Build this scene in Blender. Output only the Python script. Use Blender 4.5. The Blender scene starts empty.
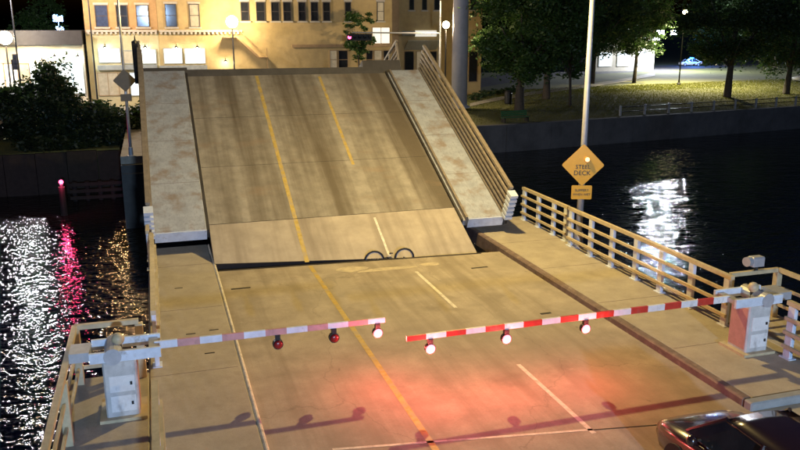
import bpy, math, random
import numpy as np
from mathutils import Vector, Matrix

random.seed(7)
sc = bpy.context.scene
col = sc.collection
R = math.radians

# ------------------------------------------------------------------ camera
H = 7.3
FPX, CX, CY = 781.0, 400.0, 225.0          # focal length and centre in photo pixels
PITCH = math.atan(198 / FPX)
YAW = R(17.433)
cd = bpy.data.cameras.new('camera')
cam = bpy.data.objects.new('camera', cd)
col.objects.link(cam)
cd.sensor_width = 36
cd.lens = FPX / 800 * 36
cd.clip_start = 0.1
cd.clip_end = 3000
cam.location = (0, 0, H)
cam.rotation_euler = (math.pi / 2 - PITCH, 0, -YAW)
sc.camera = cam

# ------------------------------------------------------------------ night sky, moon-weak sun, exposure
w = bpy.data.worlds.new('World')
sc.world = w
w.use_nodes = True
nt = w.node_tree
bg = nt.nodes['Background']
sky = nt.nodes.new('ShaderNodeTexSky')
sky.sky_type = 'NISHITA'
sky.sun_disc = False
sky.sun_elevation = R(-0.5)
sky.sun_rotation = R(200)
tint = nt.nodes.new('ShaderNodeMix')
tint.data_type = 'RGBA'
tint.blend_type = 'MULTIPLY'
tint.inputs['Factor'].default_value = 1.0
tint.inputs['B'].default_value = (0.12, 0.3, 1.0, 1)      # deep night blue
nt.links.new(sky.outputs[0], tint.inputs['A'])
nt.links.new(tint.outputs['Result'], bg.inputs[0])
bg.inputs[1].default_value = 0.09
sl = bpy.data.lights.new('sun', 'SUN')
sl.energy = 0.01
sl.angle = R(0.5)
sl.color = (0.8, 0.88, 1.0)
so = bpy.data.objects.new('sun', sl)
so.rotation_euler = (R(50), 0, R(-20))
col.objects.link(so)
sc.view_settings.view_transform = 'Standard'
sc.view_settings.look = 'None'
sc.view_settings.exposure = 0.0
sc.view_settings.gamma = 1.0
sc.cycles.use_denoising = True
sc.cycles.sample_clamp_indirect = 6.0
sc.cycles.max_bounces = 6


# ------------------------------------------------------------------ photo pixel -> point helpers
def ray(u, v):
    a, b = (u - CX) / FPX, (v - CY) / FPX
    x, y, z = a, math.cos(PITCH) - b * math.sin(PITCH), -math.sin(PITCH) - b * math.cos(PITCH)
    c, s = math.cos(YAW), math.sin(YAW)
    return Vector((x * c + y * s, -x * s + y * c, z))


def onz(u, v, z=0.0):
    r = ray(u, v)
    return r * ((z - H) / r.z) + Vector((0, 0, H))


def ony(u, v, Y):
    r = ray(u, v)
    return r * (Y / r.y) + Vector((0, 0, H))


def onx(u, v, X):
    r = ray(u, v)
    return r * (X / r.x) + Vector((0, 0, H))


# ------------------------------------------------------------------ mesh builder
class MB:
    def __init__(self):
        self.v, self.f = [], []

    def add(self, vs, fs):
        o = len(self.v)
        self.v += [tuple(p) for p in vs]
        self.f += [tuple(i + o for i in f) for f in fs]
        return self

    def box(self, x0, x1, y0, y1, z0, z1):
        vs = [(x, y, z) for z in (z0, z1) for y in (y0, y1) for x in (x0, x1)]
        return self.add(vs, [(0, 2, 3, 1), (4, 5, 7, 6), (0, 1, 5, 4), (2, 6, 7, 3), (0, 4, 6, 2), (1, 3, 7, 5)])

    def cbox(self, x0, x1, y0, y1, z0, z1, b=0.01):
        """box with its upper edges and upright edges chamfered"""
        def ring(d, z):
            return [(x0 + d, y0 + 2 * b - d if d else y0 + b, z), (x0 + b, y0 + d, z), (x1 - b, y0 + d, z), (x1 - d, y0 + b, z),
                    (x1 - d, y1 - b, z), (x1 - b, y1 - d, z), (x0 + b, y1 - d, z), (x0 + d, y1 - b, z)]
        r0, r1 = ring(0, z0), ring(0, z1 - b)
        r2 = [(min(max(x, x0 + b), x1 - b), min(max(y, y0 + b), y1 - b), z1) for x, y, z in ring(0, z1)]
        r2 = [(x0 + b, y0 + b, z1), (x1 - b, y0 + b, z1), (x1 - b, y1 - b, z1), (x0 + b, y1 - b, z1)]
        vs = r0 + r1 + r2
        fs = [tuple(range(7, -1, -1))]
        for i in range(8):
            j = (i + 1) % 8
            fs.append((i, j, 8 + j, 8 + i))
        # top chamfer: corners 0/1 -> 16, 2/3 -> 17, 4/5 -> 18, 6/7 -> 19
        for k in range(4):
            a, c = 8 + 2 * k, 8 + 2 * k + 1
            fs.append((a, c, 16 + k))
            nx = 8 + (2 * k + 2) % 8
            fs.append((c, nx, 16 + (k + 1) % 4, 16 + k))
        fs.append((16, 17, 18, 19))
        return self.add(vs, fs)

    def beam(self, p, q, w, h, up=(0, 0, 1)):
        p, q = Vector(p), Vector(q)
        d = (q - p).normalized()
        u = Vector(up)
        s = d.cross(u)
        if s.length < 1e-4:
            s = d.cross(Vector((0, 1, 0)))
        s.normalize()
        n = s.cross(d)
        vs = []
        for e in (p, q):
            for a, b in ((-1, -1), (1, -1), (1, 1), (-1, 1)):
                vs.append(e + s * (a * w / 2) + n * (b * h / 2))
        return self.add(vs, [(3, 2, 1, 0), (4, 5, 6, 7), (0, 1, 5, 4), (1, 2, 6, 5), (2, 3, 7, 6), (3, 0, 4, 7)])

    def tube(self, pts, r, n=10, cap=True):
        pts = [Vector(p) for p in pts]
        rs = r if isinstance(r, (list, tuple)) else [r] * len(pts)
        o = len(self.v)
        vs = []
        for i, p in enumerate(pts):
            d = (pts[min(i + 1, len(pts) - 1)] - pts[max(i - 1, 0)]).normalized()
            a = d.cross(Vector((0, 0, 1)))
            if a.length < 1e-3:
                a = d.cross(Vector((0, 1, 0)))
            a.normalize()
            b = d.cross(a)
            for k in range(n):
                t = 2 * math.pi * k / n
                vs.append(p + (a * math.cos(t) + b * math.sin(t)) * rs[i])
        fs = []
        for i in range(len(pts) - 1):
            for k in range(n):
                k2 = (k + 1) % n
                fs.append((i * n + k, (i + 1) * n + k, (i + 1) * n + k2, i * n + k2))
        if cap:
            fs.append(tuple(range(n)))
            fs.append(tuple((len(pts) - 1) * n + k for k in range(n - 1, -1, -1)))
        return self.add(vs, fs)

    def lathe(self, prof, c=(0, 0, 0), n=16):
        vs, fs = [], []
        for r_, z in prof:
            for k in range(n):
                t = 2 * math.pi * k / n
                vs.append((c[0] + r_ * math.cos(t), c[1] + r_ * math.sin(t), c[2] + z))
        for i in range(len(prof) - 1):
            for k in range(n):
                k2 = (k + 1) % n
                fs.append((i * n + k, i * n + k2, (i + 1) * n + k2, (i + 1) * n + k))
        fs.append(tuple(range(n - 1, -1, -1)))
        fs.append(tuple((len(prof) - 1) * n + k for k in range(n)))
        return self.add(vs, fs)

    def ball(self, c, r, n=12, m=8):
        prof = [(max(1e-3, r * math.sin(math.pi * i / m)), -r * math.cos(math.pi * i / m)) for i in range(m + 1)]
        return self.lathe(prof, c, n)

    def prism(self, poly, z0, z1):
        n = len(poly)
        vs = [(x, y, z0) for x, y in poly] + [(x, y, z1) for x, y in poly]
        fs = [tuple(range(n - 1, -1, -1)), tuple(range(n, 2 * n))]
        for i in range(n):
            j = (i + 1) % n
            fs.append((i, j, n + j, n + i))
        return self.add(vs, fs)

    def build(self, name, mat, parent=None, smooth=False):
        me = bpy.data.meshes.new(name)
        me.from_pydata(self.v, [], self.f)
        me.update()
        o = bpy.data.objects.new(name, me)
        col.objects.link(o)
        me.materials.append(M[mat] if isinstance(mat, str) else mat)
        if parent is not None:
            o.parent = parent
        if smooth:
            me.polygons.foreach_set('use_smooth', [True] * len(me.polygons))
        return o


def tag(o, label=None, cat=None, group=None, kind=None):
    if label: o['label'] = label
    if cat: o['category'] = cat
    if group: o['group'] = group
    if kind: o['kind'] = kind
    return o


def thing(name, label, cat, loc=(0, 0, 0), rz=0.0, group=None):
    o = bpy.data.objects.new(name, None)
    col.objects.link(o)
    o.empty_display_size = 0.2
    o.location = loc
    o.rotation_euler = (0, 0, rz)
    return tag(o, label, cat, group)


def copy_tree(o, parent=None):
    c = o.copy()
    col.objects.link(c)
    c.parent = parent
    for ch in list(o.children):
        copy_tree(ch, c)
    return c


def point_light(parent, loc, power, color, radius=0.1, spot=None):
    l = bpy.data.lights.new('light', 'SPOT' if spot else 'POINT')
    l.energy = power
    l.color = color
    l.shadow_soft_size = radius
    if spot:
        l.spot_size = R(spot)
        l.spot_blend = 0.6
    o = bpy.data.objects.new('light', l)
    col.objects.link(o)
    o.location = loc
    o.parent = parent
    return o


# ------------------------------------------------------------------ materials
M = {}


def mat(name, c, rough=0.6, metal=0.0, var=0.25, scale=3.0, bump=0.15, bscale=40.0, c2=None, stretch=(1, 1, 1), emit=None, estr=0.0, spec=0.5):
    m = bpy.data.materials.new(name)
    m.use_nodes = True
    n, l = m.node_tree.nodes, m.node_tree.links
    b = n['Principled BSDF']
    b.inputs['Roughness'].default_value = rough
    b.inputs['Metallic'].default_value = metal
    b.inputs['Specular IOR Level'].default_value = spec
    tc = n.new('ShaderNodeTexCoord')
    mp = n.new('ShaderNodeMapping')
    mp.inputs['Scale'].default_value = stretch
    l.new(tc.outputs['Object'], mp.inputs['Vector'])
    nz = n.new('ShaderNodeTexNoise')
    nz.inputs['Scale'].default_value = scale
    nz.inputs['Detail'].default_value = 6
    nz.inputs['Roughness'].default_value = 0.65
    l.new(mp.outputs[0], nz.inputs['Vector'])
    cr = n.new('ShaderNodeValToRGB')
    cr.color_ramp.elements[0].position = 0.3
    cr.color_ramp.elements[1].position = 0.7
    d = c2 if c2 else [x * (1 - var) for x in c]
    u = c if c2 else [min(1, x * (1 + var * 0.6)) for x in c]
    cr.color_ramp.elements[0].color = (*d, 1)
    cr.color_ramp.elements[1].color = (*u, 1)
    l.new(nz.outputs['Fac'], cr.inputs[0])
    l.new(cr.outputs[0], b.inputs['Base Color'])
    if bump:
        n2 = n.new('ShaderNodeTexNoise')
        n2.inputs['Scale'].default_value = bscale
        n2.inputs['Detail'].default_value = 4
        l.new(tc.outputs['Object'], n2.inputs['Vector'])
        bp = n.new('ShaderNodeBump')
        bp.inputs['Strength'].default_value = bump
        bp.inputs['Distance'].default_value = 0.02
        l.new(n2.outputs['Fac'], bp.inputs['Height'])
        l.new(bp.outputs[0], b.inputs['Normal'])
    if emit:
        b.inputs['Emission Color'].default_value = (*emit, 1)
        b.inputs['Emission Strength'].default_value = estr
    M[name] = m
    return m


def overlay(name, kind, col2, lo, hi, scale, stretch, amount=1.0, offset=(0, 0, 0)):
    """lay stains of colour col2 over an existing material (noise threshold lo..hi)"""
    m = M[name]
    n, l = m.node_tree.nodes, m.node_tree.links
    b = n['Principled BSDF']
    src = b.inputs['Base Color'].links[0].from_socket
    tc = [x for x in n if x.type == 'TEX_COORD'][0]
    mp = n.new('ShaderNodeMapping')
    mp.inputs['Scale'].default_value = stretch
    mp.inputs['Location'].default_value = offset
    l.new(tc.outputs['Object'], mp.inputs['Vector'])
    vec = mp.outputs[0]
    if kind == 'noise':
        t = n.new('ShaderNodeTexNoise')
        t.inputs['Scale'].default_value = scale
        t.inputs['Detail'].default_value = 5
        t.inputs['Roughness'].default_value = 0.6
        out = t.outputs['Fac']
    else:
        t = n.new('ShaderNodeTexVoronoi')
        t.feature = 'DISTANCE_TO_EDGE'
        t.inputs['Scale'].default_value = scale
        out = t.outputs['Distance']
        wn = n.new('ShaderNodeTexNoise')
        wn.inputs['Scale'].default_value = 1.6
        wn.inputs['Detail'].default_value = 5
        l.new(vec, wn.inputs['Vector'])
        va = n.new('ShaderNodeVectorMath')
        va.operation = 'ADD'
        l.new(vec, va.inputs[0])
        l.new(wn.outputs['Color'], va.inputs[1])
        vec = va.outputs[0]
    l.new(vec, t.inputs['Vector'])
    mr = n.new('ShaderNodeMapRange')
    mr.inputs['From Min'].default_value = lo
    mr.inputs['From Max'].default_value = hi
    mr.inputs['To Max'].default_value = amount
    l.new(out, mr.inputs['Value'])
    mx = n.new('ShaderNodeMix')
    mx.data_type = 'RGBA'
    l.new(mr.outputs[0], mx.inputs['Factor'])
    l.new(src, mx.inputs['A'])
    mx.inputs['B'].default_value = (*col2, 1)
    l.new(mx.outputs['Result'], b.inputs['Base Color'])


mat('deck', (0.36, 0.31, 0.24), 0.75, var=0.28, scale=1.2, bump=0.3, bscale=60)
overlay('deck', 'noise', (0.2, 0.165, 0.12), 0.48, 0.68, 1.0, (1.5, 0.07, 1), 0.7)      # tyre tracks
overlay('deck', 'noise', (0.15, 0.12, 0.09), 0.6, 0.74, 0.6, (1, 1, 1), 0.6, (4, 2, 0))  # oil stains
overlay('deck', 'noise', (0.42, 0.38, 0.31), 0.62, 0.75, 3.5, (1, 1, 1), 0.5, (9, 1, 0))
overlay('deck', 'noise', (0.22, 0.185, 0.14), 0.5, 0.75, 22.0, (1, 1, 1), 0.45)
overlay('deck', 'noise', (0.25, 0.22, 0.17), 0.52, 0.62, 0.28, (1, 0.6, 1), 0.45, (3, 7, 0))
overlay('deck', 'crack', (0.14, 0.118, 0.09), 0.004, 0.0, 0.2, (1, 0.6, 1), 0.4)
overlay('deck', 'noise', (0.1, 0.085, 0.065), 0.68, 0.74, 3.2, (1, 0.5, 1), 0.6, (11, 4, 0))
mat('leaf_concrete', (0.38, 0.33, 0.26), 0.75, var=0.2, scale=1.5, bump=0.25, bscale=60)
overlay('leaf_concrete', 'noise', (0.2, 0.165, 0.125), 0.46, 0.66, 1.0, (1.2, 0.1, 1), 0.75, (3, 0, 0))
mat('leaf_steel', (0.29, 0.265, 0.22), 0.6, var=0.3, scale=2.0, bump=0.5, bscale=45)
overlay('leaf_steel', 'noise', (0.1, 0.08, 0.054), 0.42, 0.6, 1.0, (0.75, 0.03, 1), 0.9, (1.2, 0, 0))
overlay('leaf_steel', 'noise', (0.24, 0.17, 0.11), 0.58, 0.72, 0.8, (0.6, 1.3, 1), 0.5, (7, 3, 0))
mat('walk', (0.38, 0.335, 0.26), 0.8, var=0.18, scale=2.0, bump=0.25, bscale=70)
overlay('walk', 'noise', (0.24, 0.2, 0.14), 0.58, 0.74, 1.3, (1, 1, 1), 0.55, (2, 5, 0))
overlay('walk', 'noise', (0.25, 0.21, 0.16), 0.5, 0.75, 24.0, (1, 1, 1), 0.4)
mat('leaf_walk', (0.34, 0.37, 0.42), 0.6, var=0.22, scale=2.5, bump=0.2, bscale=50)
overlay('leaf_walk', 'noise', (0.22, 0.17, 0.13), 0.5, 0.66, 1.6, (1, 1, 1), 0.8, (2, 3, 0))
overlay('leaf_walk', 'noise', (0.2, 0.2, 0.2), 0.5, 0.7, 14.0, (1, 0.4, 1), 0.5)
mat('kerb', (0.17, 0.12, 0.1), 0.7, var=0.35, scale=4.0)
overlay('kerb', 'noise', (0.3, 0.24, 0.18), 0.55, 0.7, 5.0, (1, 1, 1), 0.6)
mat('gap', (0.025, 0.02, 0.018), 0.8, var=0.3)
mat('rubber', (0.018, 0.017, 0.017), 0.6, var=0.3)
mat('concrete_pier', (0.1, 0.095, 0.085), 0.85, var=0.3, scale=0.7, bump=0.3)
mat('paint_yellow', (0.5, 0.36, 0.09), 0.6, var=0.35, scale=6.0)
overlay('paint_yellow', 'noise', (0.34, 0.28, 0.19), 0.46, 0.62, 3.0, (1, 1, 1), 0.85)
mat('paint_white', (0.66, 0.62, 0.52), 0.6, var=0.3, scale=6.0)
overlay('paint_white', 'noise', (0.37, 0.32, 0.24), 0.55, 0.68, 5.0, (1, 1, 1), 0.8)
mat('paint_worn', (0.5, 0.43, 0.3), 0.7, var=0.2, scale=6.0)
overlay('paint_worn', 'noise', (0.36, 0.31, 0.24), 0.45, 0.6, 4.0, (1, 1, 1), 0.9)
mat('rail_cream', (0.5, 0.42, 0.26), 0.5, var=0.22, scale=5.0, bump=0.05)
mat('post_white', (0.6, 0.66, 0.74), 0.45, var=0.2, scale=4.0, bump=0.08)
overlay('post_white', 'noise', (0.3, 0.27, 0.23), 0.6, 0.72, 5.0, (1, 1, 1), 0.7)
mat('rail_brown', (0.24, 0.2, 0.15), 0.5, var=0.3, scale=5.0)
mat('girder', (0.045, 0.04, 0.035), 0.6, var=0.35, scale=2.0)
mat('galvanised', (0.44, 0.45, 0.47), 0.45, metal=0.3, var=0.15, scale=6.0, bump=0.05)
mat('mast_grey', (0.4, 0.39, 0.42), 0.6, var=0.12, scale=1.5, bump=0.1)
mat('gate_white', (0.7, 0.7, 0.68), 0.4, var=0.12, scale=8.0, bump=0.0)
mat('gate_red', (0.5, 0.04, 0.025), 0.4, var=0.2, scale=8.0, bump=0.0)
mat('gate_box', (0.5, 0.5, 0.48), 0.45, var=0.25, scale=3.0)
mat('gate_pink', (0.5, 0.26, 0.25), 0.5, var=0.2, scale=4.0)
for nm in ('gate_white', 'gate_red', 'gate_box', 'gate_pink'):
    overlay(nm, 'noise', (0.16, 0.13, 0.1), 0.56, 0.72, 3.5, (1, 1, 0.5), 0.6, (1, 2, 3))
mat('dark_metal', (0.03, 0.03, 0.032), 0.4, metal=0.4, var=0.25)
mat('sign_yellow', (0.62, 0.33, 0.004), 0.35, var=0.08, scale=5.0, bump=0.0)
mat('sign_black', (0.02, 0.02, 0.02), 0.5, var=0.1, bump=0.0)
mat('sign_back', (0.16, 0.12, 0.06), 0.5, var=0.2, bump=0.0)
mat('red_lens_lit', (0.6, 0.05, 0.05), 0.3, bump=0, emit=(1.0, 0.13, 0.18), estr=7.0)
mat('red_lens_off', (0.2, 0.01, 0.012), 0.25, bump=0)
mat('nav_red', (0.6, 0.02, 0.05), 0.3, bump=0, emit=(1.0, 0.05, 0.16), estr=14.0)
mat('amber_lit', (0.6, 0.2, 0.1), 0.3, bump=0, emit=(1.0, 0.45, 0.22), estr=3.0)
mat('bulb_warm', (0.8, 0.7, 0.5), 0.4, bump=0, emit=(1.0, 0.78, 0.42), estr=40.0)
mat('bulb_cool', (0.8, 0.85, 0.9), 0.4, bump=0, emit=(0.72, 0.86, 1.0), estr=40.0)
mat('bulb_blue', (0.6, 0.7, 0.9), 0.4, bump=0, emit=(0.25, 0.5, 1.0), estr=6.0)
mat('blue_flash', (0.1, 0.2, 0.8), 0.3, bump=0, emit=(0.03, 0.2, 1.0), estr=9.0)
mat('lit_pane', (0.8, 0.8, 0.75), 0.4, bump=0, var=0.1, emit=(1.0, 0.97, 0.85), estr=0.75)
mat('lit_pane_cool', (0.75, 0.8, 0.82), 0.4, bump=0, var=0.1, emit=(0.8, 0.95, 1.0), estr=1.1)
mat('lit_pane_dim', (0.4, 0.35, 0.25), 0.4, bump=0, var=0.3, scale=2, emit=(1.0, 0.75, 0.42), estr=0.12)
mat('glass_dark', (0.02, 0.022, 0.028), 0.08, var=0.3, bump=0)
mat('glass_blue', (0.05, 0.07, 0.14), 0.1, var=0.3, bump=0)
mat('brick_orange', (0.46, 0.29, 0.13), 0.85, var=0.2, scale=1.5, bump=0.4, bscale=12)
mat('brick_yellow', (0.5, 0.37, 0.17), 0.85, var=0.18, scale=1.2, bump=0.4, bscale=12)
mat('stucco_cream', (0.52, 0.45, 0.26), 0.85, var=0.15, scale=1.0)
mat('stucco_white', (0.6, 0.55, 0.45), 0.85, var=0.12, scale=1.0)
mat('stone_sill', (0.5, 0.46, 0.38), 0.8, var=0.15)
mat('trim_grey', (0.28, 0.3, 0.3), 0.6, var=0.2)
mat('trim_tan', (0.33, 0.22, 0.11), 0.6, var=0.2)
mat('frame_dark', (0.06, 0.05, 0.045), 0.6, var=0.2)
mat('roof_dark', (0.035, 0.033, 0.035), 0.8, var=0.3)
mat('roof_shingle', (0.3, 0.19, 0.11), 0.8, var=0.3, scale=4)
mat('awning', (0.5, 0.47, 0.36), 0.7, var=0.15)
mat('asphalt', (0.055, 0.052, 0.05), 0.85, var=0.3, scale=0.8, bump=0.2)
mat('pavement', (0.27, 0.25, 0.21), 0.85, var=0.2, scale=0.8)
mat('lawn_soil', (0.13, 0.13, 0.035), 0.95, var=0.35, scale=0.25, c2=(0.09, 0.1, 0.03))
mat('seawall', (0.09, 0.09, 0.095), 0.85, var=0.35, scale=0.6, bump=0.3)
mat('wood_dark', (0.022, 0.017, 0.013), 0.85, var=0.4, scale=3)
mat('bark', (0.07, 0.055, 0.04), 0.9, var=0.4, scale=5, bump=0.6, bscale=14)
mat('bench_green', (0.03, 0.14, 0.05), 0.5, var=0.2)
mat('car_paint', (0.02, 0.009, 0.011), 0.22, var=0.2, bump=0.0, spec=0.7)
mat('car_white', (0.6, 0.6, 0.62), 0.3, var=0.1, bump=0.0)
mat('chrome', (0.7, 0.7, 0.7), 0.15, metal=1.0, var=0.05, bump=0.0)
mat('headlamp', (0.75, 0.75, 0.75), 0.1, var=0.05, bump=0.0)
for nm, c in (('leaf_mid', (0.05, 0.105, 0.025)), ('leaf_dark', (0.028, 0.058, 0.018)), ('leaf_bush', (0.018, 0.034, 0.011)), ('grass', (0.12, 0.12, 0.025))):
    m = mat(nm, c, 0.55, var=0.45, scale=1.3, bump=0.0)
    nn, ll = m.node_tree.nodes, m.node_tree.links
    tr = nn.new('ShaderNodeBsdfTranslucent')
    tr.inputs[0].default_value = (c[0] * 1.5, c[1] * 1.6, c[2], 1)
    ms = nn.new('ShaderNodeMixShader')
    ms.inputs[0].default_value = 0.35
    ll.new(nn['Principled BSDF'].outputs[0], ms.inputs[1])
    ll.new(tr.outputs[0], ms.inputs[2])
    ll.new(ms.outputs[0], nn['Material Output'].inputs[0])

# car paint coat
M['car_paint'].node_tree.nodes['Principled BSDF'].inputs['Coat Weight'].default_value = 0.6
M['car_paint'].node_tree.nodes['Principled BSDF'].inputs['Coat Roughness'].default_value = 0.05

# shop windows on the white building and wave-covered water
m = bpy.data.materials.new('water')
m.use_nodes = True
n, l = m.node_tree.nodes, m.node_tree.links
b = n['Principled BSDF']
b.inputs['Base Color'].default_value = (0.006, 0.007, 0.006, 1)
b.inputs['Roughness'].default_value = 0.035
b.inputs['IOR'].default_value = 1.33
tc = n.new('ShaderNodeTexCoord')
prev = None
for sx, sy, s, st, dist in ((1.0, 1.7, 0.55, 0.5, 0.2), (1.0, 1.8, 2.0, 0.7, 0.09)):
    mp = n.new('ShaderNodeMapping')
    mp.inputs['Scale'].default_value = (sx, sy, 1)
    mp.inputs['Rotation'].default_value = (0, 0, R(18))
    l.new(tc.outputs['Object'], mp.inputs[0])
    nz = n.new('ShaderNodeTexNoise')
    nz.inputs['Scale'].default_value = s
    nz.inputs['Detail'].default_value = 3
    nz.inputs['Distortion'].default_value = 0.6
    l.new(mp.outputs[0], nz.inputs['Vector'])
    bp = n.new('ShaderNodeBump')
    bp.inputs['Strength'].default_value = st
    bp.inputs['Distance'].default_value = dist
    l.new(nz.outputs['Fac'], bp.inputs['Height'])
    if prev:
        l.new(prev.outputs[0], bp.inputs['Normal'])
    prev = bp
l.new(prev.outputs[0], b.inputs['Normal'])
M['water'] = m

# ================================================================== LARGE STRUCTURE
WZ = -4.0
GZ = -0.6            # street level on the far bank
def struct(o):
    return tag(o, kind='structure')

struct(MB().add([(-600, -80, WZ), (600, -80, WZ), (600, 110, WZ), (-600, 110, WZ)], [(0, 1, 2, 3)]).build('river_water', 'water'))
# far bank: one sheet with a bank face towards the river
bank = [(-600, 60), (-14, 58.5), (-2.5, 58.5), (-2.2, 66), (14.5, 66), (16, 66.1), (31, 66.3), (71, 72.3), (130, 81), (600, 150)]
zb = [-1.2, -1.2, -1.0, -0.64, -0.64, -1.3, -1.45, -1.5, -1.5, -1.5]
vs, fs = [], []
rows = [(0, None, -7.0), (0, None, None), (6, None, -0.95), (16, None, GZ), (2200, None, GZ)]
for k, (dy, _, z) in enumerate(rows):
    for (x, y), z0 in zip(bank, zb):
        zz = z0 if z is None else (z if k != 2 else (z0 + GZ) / 2)
        Y = y + dy if k < 3 else max(y + dy, y)
        vs.append((x * (1 if k < 4 else 4), Y, zz))
nb = len(bank)
for k in range(len(rows) - 1):
    for i in range(nb - 1):
        fs.append((k * nb + i, k * nb + i + 1, (k + 1) * nb + i + 1, (k + 1) * nb + i))
struct(MB().add(vs, fs).build('far_bank_ground', 'lawn_soil'))

def ground(x, y):
    by_ = float(np.interp(x, [b_[0] for b_ in bank], [b_[1] for b_ in bank]))
    z0_ = float(np.interp(x, [b_[0] for b_ in bank], zb))
    return float(np.interp(y - by_, [0, 6, 16], [z0_, (z0_ + GZ) / 2, GZ]))
def onground(u, v):
    z = -1.0
    for _k in range(12):
        p = onz(u, v, z)
        z = ground(p.x, p.y)
    p = onz(u, v, z)
    return Vector((p.x, p.y, z))

# seawall along the park
wall = thing('seawall', 'long dark concrete seawall below the park lawn', 'wall', (16, 66, WZ))
pts = [(0, 0), (15, 0.2), (55, 6.2), (114, 14.9)]
for (xa, ya), (xb, yb) in zip(pts, pts[1:]):
    L = math.hypot(xb - xa, yb - ya)
    nn_ = max(1, int(L / 5))
    for i in range(nn_):
        t0, t1 = i / nn_, (i + 1) / nn_
        p = Vector((xa + (xb - xa) * t0, ya + (yb - ya) * t0, 0))
        q = Vector((xa + (xb - xa) * t1, ya + (yb - ya) * t1, 0))
        d = (q - p).normalized() * 0.015
        MB().beam(p + d + Vector((0, -0.15, 0.4)), q - d + Vector((0, -0.15, 0.4)), 0.4, 3.9).build('wall_panel', 'seawall', wall)
        MB().beam(p + d + Vector((0, -0.12, 2.46)), q - d + Vector((0, -0.12, 2.46)), 0.6, 0.2).build('coping', 'seawall', wall)
wl = thing('seawall', 'dark timber-faced river wall under the bushes by the boathouse', 'wall', (-60, 58.3, WZ))
for i in range(29):
    MB().box(i * 2 + 0.02, i * 2 + 1.98, -0.2, 0.15, -2, 2.9 + random.uniform(-.05, .05)).build('wall_panel', 'wood_dark', wl)

# ------------------------------------------------ fixed near deck
ZW = 0.16
def jy(x):                                  # the skewed joint at the end of the fixed roadway
    return 23.68 - 0.072 * (x - 1.5)
road = struct(MB().prism([(1.5, -40), (10.72, -40), (10.72, jy(10.72)), (1.5, jy(1.5))], -0.32, 0.0).build('road_deck', 'deck'))
nose = MB().prism([(1.5, jy(1.5) - 0.1), (10.05, jy(10.05) - 0.1), (10.05, jy(10.05) + 0.01), (1.5, jy(1.5) + 0.01)], -0.1, 0.008)
nose.build('dark_joint_edge', 'gap', road)
def mark(name, m_, poly, z=0.004, par=road):
    return MB().add([(x, y, z) for x, y in poly], [tuple(range(len(poly)))]).build(name, m_, par)
def strip(name, m_, x, y0, y1, wd, z=0.004, par=road):
    return mark(name, m_, [(x - wd / 2, y0), (x + wd / 2, y0), (x + wd / 2, y1), (x - wd / 2, y1)], z, par)
strip('yellow_line', 'paint_yellow', 4.35, -40, 23.3, 0.13)
for y0, y1 in ((18.4, 21.75), (11.4, 14.6), (4.4, 7.5), (-3, 0.2)):
    strip('lane_dash', 'paint_white', 7.35, y0, y1, 0.1)
def blob(name, m_, cx, cy, rx, ry, n=14, z=0.004):
    return mark(name, m_, [(cx + rx * math.cos(2 * math.pi * k / n) * random.uniform(.75, 1.1), cy + ry * math.sin(2 * math.pi * k / n) * random.uniform(.7, 1.15)) for k in range(n)], z)
blob('worn_paint', 'paint_worn', 5.55, 22.6, 0.55, 0.3)
blob('worn_paint', 'paint_worn', 6.6, 22.25, 1.0, 0.18)
blob('worn_paint', 'paint_worn', 8.0, 22.35, 0.35, 0.2)
# thin line across the deck, pale then dark, and drain slots
mark('deck_line', 'paint_white', [(2.6, 12.26), (7.4, 11.5), (7.4, 11.565), (2.6, 12.33)])
mark('deck_line', 'gap', [(7.41, 11.5), (10.6, 11.0), (10.6, 11.03), (7.41, 11.535)])
for x0, x1, y in ((1.75, 2.3, 21.75), (9.1, 9.65, 21.55), (9.3, 9.6, 17.3)):
    MB().box(x0, x1, y - 0.045, y + 0.045, -0.05, 0.006).build('drain_slot', 'gap', road)

lw = struct(MB().cbox(-0.5, 1.41, -40, 26.3, -0.3, ZW, 0.03).build('sidewalk_left', 'walk'))
struct(MB().cbox(1.412, 1.498, -40, 26.3, -0.3, ZW + 0.012, 0.03).build('kerb_left', 'paint_white'))
rw = struct(MB().cbox(10.94, 13.4, 11.45, 26.8, -0.3, ZW, 0.03).build('sidewalk_right', 'walk'))
struct(MB().cbox(10.722, 10.938, 11.45, 26.8, -0.3, ZW + 0.01, 0.035).build('kerb_right', 'kerb'))
struct(MB().cbox(10.722, 13.4, 11.22, 11.448, -0.3, ZW + 0.014, 0.03).build('kerb_end', 'trim_grey'))
struct(MB().cbox(10.722, 13.4, -40, 11.21, -0.3, 0.01, 0.01).build('apron', 'walk'))
for x, y in ((0.35, 18.2), (0.9, 18.3), (0.7, 16.9), (0.2, 21.8)):
    MB().box(x, x + 0.22, y, y + 0.05, ZW - 0.02, ZW + 0.004).build('drain_slot', 'gap', lw)
for y in (4, 8, 12, 16, 20, 24):
    MB().box(-0.47, 1.34, y, y + 0.012, ZW - 0.02, ZW + 0.003).build('joint', 'kerb', lw)
for y in (14, 17.2, 20.4, 23.4):
    MB().box(10.97, 13.37, y, y + 0.012, ZW - 0.02, ZW + 0.003).build('joint', 'kerb', rw)
struct(MB().prism([(-300, -80), (300, -80), (300, -14), (-300, -14)], -7, -0.34).build('near_bank_ground', 'lawn_soil'))
# bump-out platforms that carry the gate machines
struct(MB().cbox(13.402, 14.9, 10.6, 15.3, -0.3, ZW - 0.01, 0.02).build('platform_right', 'walk'))
struct(MB().cbox(-2.1, -0.502, 9.0, 16.4, -0.3, ZW - 0.01, 0.02).build('platform_left', 'walk'))

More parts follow.
